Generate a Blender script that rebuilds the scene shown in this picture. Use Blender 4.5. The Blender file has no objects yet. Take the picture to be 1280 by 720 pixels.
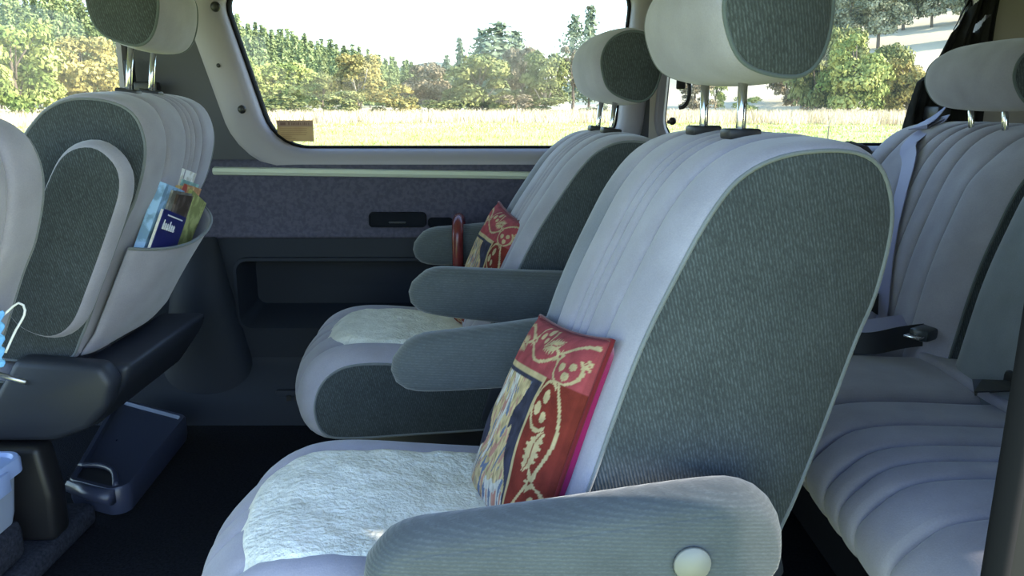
import bpy, bmesh, math, random
import numpy as np
from mathutils import Vector, Matrix, noise as mnoise

C = bpy.context.scene.collection
SC = bpy.context.scene
R = math.radians
random.seed(7)

# ------------------------------------------------------------------ camera
cam_d = bpy.data.cameras.new('camera')
cam = bpy.data.objects.new('camera', cam_d); C.objects.link(cam)
cam.location = (0, 0, 0.95)
cam.rotation_euler = (R(90 - 13.6), 0, 0)
cam_d.sensor_width = 36
cam_d.lens = 36 * 970 / 1280
cam_d.clip_start = 0.02; cam_d.clip_end = 4000
SC.camera = cam

# ------------------------------------------------------------------ light
SC.view_settings.view_transform = 'Standard'
SC.view_settings.look = 'None'
SC.view_settings.gamma = 1
SC.view_settings.use_curve_mapping = False
SC.view_settings.exposure = 0.75
SUN_EL, SUN_AZ = R(28), R(101)          # azimuth clockwise from +Y (the view direction)
world = bpy.data.worlds.new('world'); SC.world = world
world.use_nodes = True
wn = world.node_tree; wn.nodes.clear()
sky = wn.nodes.new('ShaderNodeTexSky'); sky.sky_type = 'NISHITA'
sky.sun_disc = False; sky.sun_elevation = SUN_EL; sky.sun_rotation = SUN_AZ
sky.air_density = 1.0; sky.dust_density = 0.4; sky.ozone_density = 2.5
bg = wn.nodes.new('ShaderNodeBackground'); bg.inputs['Strength'].default_value = 0.50
wo = wn.nodes.new('ShaderNodeOutputWorld')
wn.links.new(sky.outputs[0], bg.inputs[0]); wn.links.new(bg.outputs[0], wo.inputs[0])
sun_d = bpy.data.lights.new('sun', 'SUN'); sun_d.energy = 8.0; sun_d.angle = R(0.53)
sun_d.color = (1.0, 0.93, 0.82)
sun = bpy.data.objects.new('sun', sun_d); C.objects.link(sun)
to_sun = Vector((math.sin(SUN_AZ) * math.cos(SUN_EL), math.cos(SUN_AZ) * math.cos(SUN_EL), math.sin(SUN_EL)))
sun.rotation_euler = (-to_sun).to_track_quat('-Z', 'Y').to_euler()

# ------------------------------------------------------------------ helpers
def tag(o, label=None, cat=None, group=None, kind=None):
    if label: o['label'] = label
    if cat: o['category'] = cat
    if group: o['group'] = group
    if kind: o['kind'] = kind
    return o

def empty(name, loc=(0, 0, 0), rz=0.0):
    o = bpy.data.objects.new(name, None); C.objects.link(o)
    o.location = loc; o.rotation_euler = (0, 0, rz); o.empty_display_size = 0.1
    return o

def mesh_obj(name, verts, faces, mat, parent=None, smooth=True, mats=None, fmat=None, recalc=False):
    me = bpy.data.meshes.new(name)
    me.from_pydata([tuple(v) for v in verts], [], [tuple(f) for f in faces])
    for m in (mats or [mat]): me.materials.append(m)
    if fmat is not None: me.polygons.foreach_set('material_index', fmat)
    if recalc:
        bm = bmesh.new(); bm.from_mesh(me); bmesh.ops.recalc_face_normals(bm, faces=bm.faces); bm.to_mesh(me); bm.free()
    if smooth: me.polygons.foreach_set('use_smooth', [True] * len(me.polygons))
    me.update()
    o = bpy.data.objects.new(name, me); C.objects.link(o)
    if parent: o.parent = parent
    return o

def bm_obj(name, bm, mat, parent=None, smooth=False):
    me = bpy.data.meshes.new(name)
    bmesh.ops.recalc_face_normals(bm, faces=bm.faces)
    bm.to_mesh(me); bm.free()
    me.materials.append(mat)
    if smooth: me.polygons.foreach_set('use_smooth', [True] * len(me.polygons))
    o = bpy.data.objects.new(name, me); C.objects.link(o)
    if parent: o.parent = parent
    return o

def smooth_by_angle(o, deg=35):
    me = o.data
    me.polygons.foreach_set('use_smooth', [True] * len(me.polygons))
    bm = bmesh.new(); bm.from_mesh(me)
    for e in bm.edges:
        if len(e.link_faces) == 2 and e.calc_face_angle(0) > R(deg): e.smooth = False
    bm.to_mesh(me); bm.free()
    return o

def box(name, lo, hi, mat, parent=None, bevel=0.0, seg=2, M=None):
    bm = bmesh.new()
    bmesh.ops.create_cube(bm, size=1)
    lo = Vector(lo); hi = Vector(hi)
    for v in bm.verts:
        v.co = Vector(((lo[i] + hi[i]) / 2 + v.co[i] * (hi[i] - lo[i])) for i in range(3))
    if bevel > 0:
        bmesh.ops.bevel(bm, geom=list(bm.edges), offset=bevel, segments=seg, profile=0.5, affect='EDGES')
    if M is not None: bmesh.ops.transform(bm, matrix=M, verts=bm.verts)
    o = bm_obj(name, bm, mat, parent)
    return smooth_by_angle(o, 40) if bevel > 0 else o

def prism(name, pts, y0, y1, mat, parent=None, bevel=0.0, seg=2, M=None):
    bm = bmesh.new()
    vs = [bm.verts.new((x, y0, z)) for x, z in pts]
    f = bm.faces.new(vs)
    r = bmesh.ops.extrude_face_region(bm, geom=[f])
    for v in r['geom']:
        if isinstance(v, bmesh.types.BMVert): v.co.y = y1
    bmesh.ops.recalc_face_normals(bm, faces=bm.faces)
    if bevel > 0:
        bmesh.ops.bevel(bm, geom=list(bm.edges), offset=bevel, segments=seg, profile=0.5, affect='EDGES')
    if M is not None: bmesh.ops.transform(bm, matrix=M, verts=bm.verts)
    return smooth_by_angle(bm_obj(name, bm, mat, parent), 40)

def tube(name, pts, rad, mat, parent=None, closed=False, seg=8):
    P = [Vector(p) for p in pts]; n = len(P)
    rads = rad if isinstance(rad, (list, tuple)) else [rad] * n
    V, F = [], []
    prev = None
    for i in range(n):
        if closed: t = P[(i + 1) % n] - P[i - 1]
        else: t = P[min(i + 1, n - 1)] - P[max(i - 1, 0)]
        t.normalize()
        if prev is None:
            a = Vector((0, 0, 1)) if abs(t.z) < 0.9 else Vector((1, 0, 0))
            u = t.cross(a).normalized()
        else:
            u = (prev - t * prev.dot(t)).normalized()
        prev = u; w = t.cross(u)
        for k in range(seg):
            a = 2 * math.pi * k / seg
            V.append(P[i] + (u * math.cos(a) + w * math.sin(a)) * rads[i])
    m = n if closed else n - 1
    for i in range(m):
        for k in range(seg):
            j = (i + 1) % n; k2 = (k + 1) % seg
            F.append((i * seg + k, i * seg + k2, j * seg + k2, j * seg + k))
    if not closed:
        F.append(tuple(range(seg - 1, -1, -1))); F.append(tuple((n - 1) * seg + k for k in range(seg)))
    return mesh_obj(name, V, F, mat, parent)

def ribbon(name, pts, wdirs, width, thick, mat, parent=None):
    """webbing: a strip of real thickness along pts"""
    P = [Vector(p) for p in pts]; n = len(P)
    if not isinstance(wdirs, list): wdirs = [wdirs] * n
    V, F = [], []
    for i in range(n):
        t = (P[min(i + 1, n - 1)] - P[max(i - 1, 0)]).normalized()
        w = Vector(wdirs[i]); w = (w - t * w.dot(t)).normalized()
        nn = t.cross(w)
        for a, b in ((-1, -1), (1, -1), (1, 1), (-1, 1)):
            V.append(P[i] + w * (a * width / 2) + nn * (b * thick / 2))
    for i in range(n - 1):
        for k in range(4):
            k2 = (k + 1) % 4
            F.append((i * 4 + k, i * 4 + k2, i * 4 + 4 + k2, i * 4 + 4 + k))
    F.append((3, 2, 1, 0)); F.append(tuple((n - 1) * 4 + k for k in range(4)))
    o = mesh_obj(name, V, F, mat, parent, recalc=True)
    return smooth_by_angle(o, 40)

def crom(pts, n, closed=True):
    """Catmull-Rom through pts, resampled to n points of equal arc length"""
    P = np.array(pts, float); m = len(P); out = []
    segs = m if closed else m - 1
    for i in range(segs):
        if closed: p0, p1, p2, p3 = P[i - 1], P[i], P[(i + 1) % m], P[(i + 2) % m]
        else: p0, p1, p2, p3 = P[max(i - 1, 0)], P[i], P[i + 1], P[min(i + 2, m - 1)]
        for k in range(24):
            t = k / 24
            out.append(0.5 * ((2 * p1) + (-p0 + p2) * t + (2 * p0 - 5 * p1 + 4 * p2 - p3) * t * t + (-p0 + 3 * p1 - 3 * p2 + p3) * t ** 3))
    if not closed: out.append(P[-1])
    out = np.array(out)
    loop = np.vstack([out, out[:1]]) if closed else out
    d = np.r_[0, np.cumsum(np.linalg.norm(np.diff(loop, axis=0), axis=1))]
    s = np.linspace(0, d[-1], n + 1)[:-1] if closed else np.linspace(0, d[-1], n)
    return np.stack([np.interp(s, d, loop[:, k]) for k in range(P.shape[1])], 1)

def sstep(a, b, x):
    t = np.clip((np.asarray(x, float) - a) / (b - a), 0, 1)
    return t * t * (3 - 2 * t)

def outward(P):
    t = np.roll(P, -1, 0) - np.roll(P, 1, 0)
    t /= np.linalg.norm(t, axis=1)[:, None] + 1e-9
    n = np.stack([t[:, 1], -t[:, 0]], 1)
    area = np.sum(P[:, 0] * np.roll(P[:, 1], -1) - np.roll(P[:, 0], -1) * P[:, 1])
    return n if area > 0 else -n

def loop_pad(name, prof, w, parent, M, mat, side_mat, pipe_mat, inset=0.018, rv=0.04, crown=0.012,
             flutes=(), fmask=None, bolster=None, plan=None, bulge=0.012, n=130, pipe=0.0028,
             mid_fn=None, side_names=('side_panel', 'piping')):
    """upholstered pad: a side outline (the piped edge) swept across the width, with rounded shoulders, sewn flutes,
    two side panels and piping. prof = [(u, z)], v runs across."""
    P0 = crom(prof, n); N = outward(P0)
    vs = set(np.round(np.linspace(-w, w, 37), 5))
    for a in (0.02, 0.08, 0.2, 0.35, 0.55, 0.8):
        for s in (-1, 1): vs.add(round(s * (w - rv * a), 5))
    for f in flutes:
        for k in (-0.014, -0.009, -0.006, -0.004, -0.0025, -0.0012, 0, 0.0012, 0.0025, 0.004, 0.006, 0.009, 0.014): vs.add(round(f[0] + k, 5))
    vs = sorted(v for v in vs if abs(v) <= w + 1e-6)
    fl0 = [f[0] for f in flutes]
    vs = np.array([v for i, v in enumerate(vs) if i in (0, len(vs) - 1) or any(abs(abs(v - f) - k) < 2e-5 for f in fl0 for k in (0, .0012, .0025, .004, .006, .009)) or all(abs(v - f) > .0105 for f in fl0)])
    fm = fmask(P0, N) if fmask else np.ones(len(P0))
    rows = []; mids = []
    ins = inset * (0.35 + 0.65 * np.clip(np.maximum(-N[:, 0], N[:, 1]), 0, 1))      # rear and lower edges turn in less
    for v in vs:
        a = max(0.0, (abs(v) - (w - rv)) / rv)
        off = ins * math.sqrt(max(0, 1 - a * a)) + crown * (1 - (v / w) ** 2)
        mids.append(mid_fn(v, P0, N) if mid_fn else np.zeros(len(P0)))
        for f in flutes:
            off -= fm * (1.3 * f[1] * math.exp(-((v - f[0]) / 0.0032) ** 2) + 0.9 * f[1] * math.exp(-((v - f[0]) / 0.011) ** 2))
        if bolster is not None:
            off += bolster(v, P0, N)
        Q = P0 + N * off[:, None]
        if plan is not None: Q = Q + plan(v, Q)
        rows.append(np.stack([Q[:, 0], np.full(len(Q), v), Q[:, 1]], 1))
    V = np.concatenate(rows); k = len(P0); F = []
    for j in range(len(vs) - 1):
        for i in range(k):
            i2 = (i + 1) % k
            F.append((j * k + i, j * k + i2, (j + 1) * k + i2, (j + 1) * k + i))
    Mv = lambda A: [M @ Vector(p) for p in A]
    body = mesh_obj(name, Mv(V), F, mat, parent, recalc=True)
    if mid_fn: body.data.attributes.new('mid', 'FLOAT', 'POINT').data.foreach_set('value', np.concatenate(mids).astype(np.float32))
    for s, row in ((-1, rows[0]), (1, rows[-1])):
        c = row.mean(0); ks = (1, 0.985, 0.95, 0.88, 0.75, 0.55, 0.3)
        W, G = [], []
        for q in ks:
            L = c + (row - c) * q; L[:, 1] = s * (w + bulge * (1 - q * q) ** 0.6)
            W.append(L)
        W.append(np.array([[c[0], s * (w + bulge), c[2]]])); W = np.concatenate(W)
        for a in range(len(ks) - 1):
            for i in range(k):
                i2 = (i + 1) % k
                G.append((a * k + i, a * k + i2, (a + 1) * k + i2, (a + 1) * k + i))
        last = (len(ks) - 1) * k
        for i in range(k): G.append((last + i, last + (i + 1) % k, len(W) - 1))
        mesh_obj(side_names[0], Mv(W), G, side_mat, body, recalc=True)
        if pipe > 0:
            L = row.copy(); L[:, 1] = s * (w + 0.001)
            tube(side_names[1], Mv(L), pipe, pipe_mat, body, closed=True, seg=6)
    return body

def grid_faces(nu, nv):
    return [(i * nv + j, i * nv + j + 1, (i + 1) * nv + j + 1, (i + 1) * nv + j) for i in range(nu - 1) for j in range(nv - 1)]

# ------------------------------------------------------------------ materials
def mat(name, color, rough=0.6, metal=0.0, sheen=0.0, spec=0.5, bump=None, vary=None, trans=0.0, alpha=None):
    m = bpy.data.materials.new(name); m.use_nodes = True
    nt = m.node_tree; b = nt.nodes['Principled BSDF']
    b.inputs['Base Color'].default_value = (*color, 1)
    b.inputs['Roughness'].default_value = rough
    b.inputs['Metallic'].default_value = metal
    b.inputs['Specular IOR Level'].default_value = spec
    if sheen:
        b.inputs['Sheen Weight'].default_value = sheen; b.inputs['Sheen Roughness'].default_value = 0.5
    if trans: b.inputs['Transmission Weight'].default_value = trans
    tc = nt.nodes.new('ShaderNodeTexCoord')
    if vary:                         # (scale, amount)
        nz = nt.nodes.new('ShaderNodeTexNoise'); nz.inputs['Scale'].default_value = vary[0]; nz.inputs['Detail'].default_value = 4
        nt.links.new(tc.outputs['Object'], nz.inputs['Vector'])
        mr = nt.nodes.new('ShaderNodeMapRange'); mr.inputs[1].default_value = 0.3; mr.inputs[2].default_value = 0.7
        mr.inputs[3].default_value = 1 - vary[1]; mr.inputs[4].default_value = 1 + vary[1]
        nt.links.new(nz.outputs['Fac'], mr.inputs[0])
        mx = nt.nodes.new('ShaderNodeMix'); mx.data_type = 'RGBA'; mx.blend_type = 'MULTIPLY'; mx.inputs[0].default_value = 1
        mx.inputs[6].default_value = (*color, 1); nt.links.new(mr.outputs[0], mx.inputs[7])
        nt.links.new(mx.outputs[2], b.inputs['Base Color'])
    if bump:                         # (scale, strength, distance)
        n2 = nt.nodes.new('ShaderNodeTexNoise'); n2.inputs['Scale'].default_value = bump[0]; n2.inputs['Detail'].default_value = 3
        nt.links.new(tc.outputs['Object'], n2.inputs['Vector'])
        bp = nt.nodes.new('ShaderNodeBump'); bp.inputs['Strength'].default_value = bump[1]; bp.inputs['Distance'].default_value = bump[2]
        nt.links.new(n2.outputs['Fac'], bp.inputs['Height']); nt.links.new(bp.outputs[0], b.inputs['Normal'])
    return m

def velour(name, col, rib_dir=None, rib=140.0, amount=0.35, sheen=0.25, speck=0.12, mid=None):
    """woven velour: fine flecks, and if rib_dir is given a broken rib running along that (x, z) direction"""
    m = bpy.data.materials.new(name); m.use_nodes = True
    nt = m.node_tree; N = nt.nodes; Lk = nt.links
    b = N['Principled BSDF']; b.inputs['Roughness'].default_value = 0.95; b.inputs['Specular IOR Level'].default_value = 0.15
    b.inputs['Sheen Weight'].default_value = sheen; b.inputs['Sheen Roughness'].default_value = 0.45
    tc = N.new('ShaderNodeTexCoord')
    n1 = N.new('ShaderNodeTexNoise'); n1.inputs['Scale'].default_value = 420; n1.inputs['Detail'].default_value = 2
    n2 = N.new('ShaderNodeTexNoise'); n2.inputs['Scale'].default_value = 14; n2.inputs['Detail'].default_value = 5
    for n in (n1, n2): Lk.new(tc.outputs['Object'], n.inputs['Vector'])
    a1 = N.new('ShaderNodeMath'); a1.operation = 'MULTIPLY_ADD'; a1.inputs[1].default_value = speck * 2; a1.inputs[2].default_value = 1 - speck
    Lk.new(n1.outputs['Fac'], a1.inputs[0])
    a2 = N.new('ShaderNodeMath'); a2.operation = 'MULTIPLY_ADD'; a2.inputs[1].default_value = 0.5; a2.inputs[2].default_value = 0.75
    Lk.new(n2.outputs['Fac'], a2.inputs[0])
    val = N.new('ShaderNodeMath'); val.operation = 'MULTIPLY'; Lk.new(a1.outputs[0], val.inputs[0]); Lk.new(a2.outputs[0], val.inputs[1])
    out = val.outputs[0]; height = n1.outputs['Fac']
    if rib_dir is not None:
        ax, az = rib_dir                                # direction ALONG the rib
        mp = N.new('ShaderNodeMapping'); mp.vector_type = 'POINT'
        mp.inputs['Rotation'].default_value = (0, math.atan2(ax, az), 0)
        Lk.new(tc.outputs['Object'], mp.inputs['Vector'])
        wv = N.new('ShaderNodeTexWave'); wv.wave_type = 'BANDS'; wv.bands_direction = 'X'
        wv.inputs['Scale'].default_value = rib / 6.2832 * 1.0
        wv.inputs['Distortion'].default_value = 1.6; wv.inputs['Detail'].default_value = 1; wv.inputs['Detail Scale'].default_value = 3
        Lk.new(mp.outputs[0], wv.inputs['Vector'])
        sc = N.new('ShaderNodeVectorMath'); sc.operation = 'MULTIPLY'; sc.inputs[1].default_value = (380, 380, 170)
        Lk.new(mp.outputs[0], sc.inputs[0])
        n3 = N.new('ShaderNodeTexNoise'); n3.inputs['Scale'].default_value = 1; n3.inputs['Detail'].default_value = 2
        Lk.new(sc.outputs[0], n3.inputs['Vector'])
        ss = N.new('ShaderNodeMapRange'); ss.inputs[1].default_value = 0.35; ss.inputs[2].default_value = 0.75
        Lk.new(n3.outputs['Fac'], ss.inputs[0])
        pr = N.new('ShaderNodeMath'); pr.operation = 'MULTIPLY'; Lk.new(wv.outputs['Fac'], pr.inputs[0]); Lk.new(ss.outputs[0], pr.inputs[1])
        a3 = N.new('ShaderNodeMath'); a3.operation = 'MULTIPLY_ADD'; a3.inputs[1].default_value = amount * 2; a3.inputs[2].default_value = 1 - amount * 0.5
        Lk.new(pr.outputs[0], a3.inputs[0])
        v2 = N.new('ShaderNodeMath'); v2.operation = 'MULTIPLY'; Lk.new(out, v2.inputs[0]); Lk.new(a3.outputs[0], v2.inputs[1])
        out = v2.outputs[0]; height = wv.outputs['Fac']
    mx = N.new('ShaderNodeMix'); mx.data_type = 'RGBA'; mx.blend_type = 'MULTIPLY'; mx.inputs[0].default_value = 1
    mx.inputs[6].default_value = (*col, 1); Lk.new(out, mx.inputs[7]); Lk.new(mx.outputs[2], b.inputs['Base Color'])
    if mid is not None:              # nap shading painted into the bolster colour, weighted by the mesh attribute 'mid'
        at = N.new('ShaderNodeAttribute'); at.attribute_name = 'mid'
        m2 = N.new('ShaderNodeMix'); m2.data_type = 'RGBA'; m2.inputs[6].default_value = (*col, 1); m2.inputs[7].default_value = (*mid, 1)
        Lk.new(at.outputs['Fac'], m2.inputs[0]); Lk.new(m2.outputs[2], mx.inputs[6])
    bp = N.new('ShaderNodeBump'); bp.inputs['Strength'].default_value = 0.25; bp.inputs['Distance'].default_value = 0.0015
    Lk.new(height, bp.inputs['Height']); Lk.new(bp.outputs[0], b.inputs['Normal'])
    return m

def attr_mat(name, rough=0.85, sheen=0.0, bump=(300, 0.4, 0.001)):
    m = mat(name, (1, 1, 1), rough, sheen=sheen, bump=bump, spec=0.2)
    nt = m.node_tree; a = nt.nodes.new('ShaderNodeVertexColor'); a.layer_name = 'Col'
    nt.links.new(a.outputs['Color'], nt.nodes['Principled BSDF'].inputs['Base Color'])
    return m

def set_cols(o, cols):
    at = o.data.color_attributes.new('Col', 'FLOAT_COLOR', 'POINT')
    at.data.foreach_set('color', np.c_[np.asarray(cols, float), np.ones(len(cols))].ravel())

def two_tone(name, c1, c2, scale, rough=0.9, bump=None, detail=6, lo=0.4, hi=0.6, rnd=0.0):
    m = mat(name, c1, rough, spec=0.15, bump=bump); nt = m.node_tree
    tc = nt.nodes.new('ShaderNodeTexCoord'); nz = nt.nodes.new('ShaderNodeTexNoise')
    nz.inputs['Scale'].default_value = scale; nz.inputs['Detail'].default_value = detail
    nt.links.new(tc.outputs['Object'], nz.inputs['Vector'])
    cr = nt.nodes.new('ShaderNodeValToRGB'); cr.color_ramp.elements[0].position = lo; cr.color_ramp.elements[1].position = hi
    cr.color_ramp.elements[0].color = (*c1, 1); cr.color_ramp.elements[1].color = (*c2, 1)
    nt.links.new(nz.outputs['Fac'], cr.inputs[0]); out = cr.outputs[0]
    if rnd:
        oi = nt.nodes.new('ShaderNodeObjectInfo'); mr = nt.nodes.new('ShaderNodeMapRange')
        mr.inputs[3].default_value = 1 - rnd; mr.inputs[4].default_value = 1 + rnd
        nt.links.new(oi.outputs['Random'], mr.inputs[0])
        mx = nt.nodes.new('ShaderNodeMix'); mx.data_type = 'RGBA'; mx.blend_type = 'MULTIPLY'; mx.inputs[0].default_value = 1
        nt.links.new(out, mx.inputs[6]); nt.links.new(mr.outputs[0], mx.inputs[7]); out = mx.outputs[2]
    nt.links.new(out, nt.nodes['Principled BSDF'].inputs['Base Color'])
    return m

LIGHT = velour('light_velour', (0.325, 0.312, 0.37), sheen=0.3, mid=(0.19, 0.20, 0.235))
DARKV = velour('ribbed_dark_velour', (0.060, 0.070, 0.075), rib_dir=(0.22, 0.97), rib=480, amount=0.5, sheen=0.18)
ARMV = velour('armrest_dark_velour', (0.080, 0.092, 0.100), rib_dir=(1.0, 0.05), rib=420, amount=0.18, sheen=0.35)
PIPE = velour('piping_cloth', (0.17, 0.185, 0.195), sheen=0.3)
DPIPE = velour('dark_piping_cloth', (0.10, 0.12, 0.125), sheen=0.3)
CHROME = mat('chrome', (0.75, 0.74, 0.70), 0.18, 1.0)
BLACKP = mat('black_plastic', (0.012, 0.012, 0.014), 0.45)
DARKP = mat('dark_grey_plastic', (0.022, 0.026, 0.038), 0.5, bump=(260, 0.25, 0.0006))
WALLP = mat('lower_wall_plastic', (0.016, 0.020, 0.030), 0.6, spec=0.2, bump=(300, 0.3, 0.0006))
TRIMP = mat('window_trim_plastic', (0.27, 0.25, 0.29), 0.5, bump=(240, 0.2, 0.0005))
BELTCLOTH = two_tone('belt_panel_cloth', (0.064, 0.062, 0.094), (0.088, 0.085, 0.124), 90, bump=(220, 0.5, 0.001))
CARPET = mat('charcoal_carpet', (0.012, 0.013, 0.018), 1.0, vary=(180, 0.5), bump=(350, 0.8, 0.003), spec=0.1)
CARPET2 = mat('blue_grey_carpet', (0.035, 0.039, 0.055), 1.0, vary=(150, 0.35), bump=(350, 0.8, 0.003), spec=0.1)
HEADLINER = mat('headliner', (0.45, 0.44, 0.43), 0.95)
RUBBER = mat('window_rubber', (0.01, 0.01, 0.012), 0.85, spec=0.1)
WEBL = mat('lilac_webbing', (0.30, 0.30, 0.46), 0.55, bump=(500, 0.4, 0.0008))
WEBD = mat('dark_webbing', (0.014, 0.015, 0.020), 0.45, bump=(500, 0.4, 0.0008))
WEBG = mat('grey_webbing', (0.018, 0.018, 0.018), 0.6, bump=(500, 0.4, 0.0008))
FLEECE = two_tone('sheepskin', (0.72, 0.71, 0.63), (0.86, 0.85, 0.77), 28, bump=(130, 0.9, 0.006), lo=0.35, hi=0.6)
BUTTONM = mat('cream_plastic', (0.23, 0.23, 0.205), 0.5)

# ------------------------------------------------------------------ terrain
AZ_SLOPE = ([-180, 0, 5, 9, 14, 20, 30, 55, 75, 180], [0, 0, 0.0, 0.05, 0.13, 0.17, 0.20, 0.20, 0, 0])
AZ_CREST = ([-180, -80, -55, -33, -27, -20, -14, -8.5, -4, 0, 180], [0, 12, 23, 24, 22, 17, 10.5, 4.0, 1.0, 0, 0])
def ground_z(az, r):
    s = np.interp(az, *AZ_SLOPE); c = np.interp(az, *AZ_CREST)
    z = -0.65 + s * np.clip(r - 92, 0, 170) + c * sstep(150, 360, r)
    return float(z)
def polar(az, r):
    return (r * math.sin(R(az)), r * math.cos(R(az)), ground_z(az, r))

FIELD = two_tone('pasture', (0.30, 0.36, 0.075), (0.46, 0.46, 0.14), 0.12, lo=0.35, hi=0.65)
def build_ground():
    rs = [0, 3, 6, 10, 16, 24, 34, 46, 58, 70, 80, 88, 95, 105, 120, 140, 160, 190, 220, 260, 300, 340, 380, 450, 560]
    azs = list(np.arange(-180, 180, 3.0))
    V, cols, F = [], [], []
    green = np.array((0.46, 0.50, 0.15)); dry = np.array((0.66, 0.57, 0.36)); forest = np.array((0.10, 0.12, 0.05))
    for r in rs:
        for a in azs:
            V.append((r * math.sin(R(a)), r * math.cos(R(a)), ground_z(a, r) + (0.05 * mnoise.noise((r * .13, a * .4, 0)) if 8 < r < 90 else 0)))
            f = float(sstep(36, 60, r + 5 * mnoise.noise((a * 0.3, r * 0.1, 3))))
            c = green * (1 - f) + dry * f
            if r > 86 and a > 3: c = c * .78
            if r > 150 and a < 3: g = float(sstep(150, 190, r)); c = c * (1 - g) + forest * g
            cols.append(c)
    n = len(azs)
    for i in range(len(rs) - 1):
        for j in range(n):
            j2 = (j + 1) % n
            F.append((i * n + j, i * n + j2, (i + 1) * n + j2, (i + 1) * n + j))
    o = mesh_obj('ground', V, F, attr_mat('pasture_soil', 1.0, bump=(3, 0.6, 0.2)), recalc=True)
    set_cols(o, cols); tag(o, kind='structure')
build_ground()

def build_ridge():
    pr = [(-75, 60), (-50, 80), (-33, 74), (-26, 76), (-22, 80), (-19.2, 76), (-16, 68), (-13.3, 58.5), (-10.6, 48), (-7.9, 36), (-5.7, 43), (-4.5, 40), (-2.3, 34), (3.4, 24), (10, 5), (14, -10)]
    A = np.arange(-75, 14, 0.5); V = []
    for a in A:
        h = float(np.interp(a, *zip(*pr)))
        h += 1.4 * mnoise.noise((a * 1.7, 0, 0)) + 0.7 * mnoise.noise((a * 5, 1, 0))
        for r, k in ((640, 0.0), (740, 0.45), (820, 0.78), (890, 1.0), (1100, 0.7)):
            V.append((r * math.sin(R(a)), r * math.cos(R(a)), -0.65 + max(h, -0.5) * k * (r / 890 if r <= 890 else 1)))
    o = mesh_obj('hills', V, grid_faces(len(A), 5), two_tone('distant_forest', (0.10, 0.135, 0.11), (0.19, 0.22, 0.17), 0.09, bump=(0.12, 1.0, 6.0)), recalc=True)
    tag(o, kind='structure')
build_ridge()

# ------------------------------------------------------------------ trees
def leaf_mesh(name, P, Nn, size, mats, seed, aspect=0.6):
    """small leaf sprays: one quad each, scattered round P, facing roughly along Nn"""
    rg = np.random.default_rng(seed); n = len(P)
    D = Nn + rg.normal(0, 0.55, (n, 3)); D /= np.linalg.norm(D, axis=1)[:, None]
    A = rg.normal(0, 1, (n, 3)); U = np.cross(D, A); U /= np.linalg.norm(U, axis=1)[:, None]; W = np.cross(D, U)
    s = size * rg.uniform(0.6, 1.4, (n, 1))
    V = np.stack([P - U * s - W * s * aspect * 0.3, P + W * s * aspect * -1, P + U * s + W * s * aspect * 0.2, P + W * s * aspect], 1).reshape(-1, 3)
    me = bpy.data.meshes.new(name)
    me.from_pydata(V.tolist(), [], np.arange(4 * n).reshape(-1, 4).tolist())
    for m in mats: me.materials.append(m)
    me.update(); return me

def crown_points(seed, n, puffs, spread=1.0, lean=0.0):
    """puffs = number of foliage masses filling an egg-shaped crown of unit height and unit width"""
    rg = np.random.default_rng(seed); P, Nn = [], []
    cs = []
    for i in range(puffs):
        z = rg.uniform(0.08, 0.86); rmax = 0.40 * math.sin(math.pi * (0.22 + 0.68 * z)) ** 0.7
        a = rg.uniform(0, 6.283); rr = rmax * math.sqrt(rg.uniform(0.15, 1))
        cs.append((rr * math.cos(a), rr * math.sin(a), z, rg.uniform(0.10, 0.19)))
    per = n // puffs
    for cx, cy, cz, cr in cs:
        d = rg.normal(0, 1, (per, 3)); d /= np.linalg.norm(d, axis=1)[:, None]
        d[:, 2] = np.where(d[:, 2] < -0.3, -d[:, 2], d[:, 2])
        q = np.array((cx, cy, cz)) + d * cr * rg.uniform(0.7, 1.1, (per, 1)) * np.array((1.1, 1.1, 0.85))
        P.append(q); Nn.append(d)
    return np.concatenate(P), np.concatenate(Nn)

BARK = mat('bark', (0.14, 0.11, 0.08), 0.95, vary=(6, 0.4), bump=(14, 0.8, 0.03))
PALEBARK = mat('pale_bark', (0.42, 0.37, 0.29), 0.9, vary=(6, 0.3))
GOLD = two_tone('golden_leaves', (0.16, 0.15, 0.045), (0.46, 0.37, 0.12), 3.0, lo=0.38, hi=0.62)
OLIVE = two_tone('olive_leaves', (0.09, 0.115, 0.04), (0.29, 0.29, 0.1), 3.0, lo=0.38, hi=0.62)
LIME = two_tone('lime_leaves', (0.13, 0.18, 0.045), (0.42, 0.43, 0.13), 3.0, lo=0.38, hi=0.62)
BROWN = two_tone('brownish_leaves', (0.13, 0.11, 0.065), (0.31, 0.25, 0.15), 3.0, lo=0.38, hi=0.62)
PINEM = two_tone('pine_needles', (.125, .165, .060), (.27, .31, .125), 3.0, rnd=0.3)
DPINE = two_tone('dark_pine_needles', (.10, .135, .085), (.22, .26, .15), 3.0)
GREYG = two_tone('grey_green_leaves', (0.14, 0.16, 0.1), (0.32, 0.32, 0.2), 3.0, rnd=0.2)

CROWN = {}
def crown_mesh(kind, seed, m):
    key = (kind, seed, m.name)
    if key not in CROWN:
        if kind == 'round': P, Nn = crown_points(seed, 8200, 40); P = P * np.array((1.05, 1.05, 1)); me = leaf_mesh('foliage', P, Nn, 0.027, [m], seed)
        elif kind == 'bush': P, Nn = crown_points(seed, 2600, 20); P[:, 2] = (P[:, 2] - 0.1) * 1.1; me = leaf_mesh('foliage', P, Nn, 0.032, [m], seed)
        elif kind == 'open': P, Nn = crown_points(seed, 4200, 22); me = leaf_mesh('foliage', P, Nn, 0.026, [m], seed)
        CROWN[key] = me
    return CROWN[key]

def limb(name, pts, r0, r1, m, parent):
    pts = crom(pts, 9, closed=False)
    return tube(name, [tuple(p) for p in pts], list(np.linspace(r0, r1, 9)), m, parent, seg=7)

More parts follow.
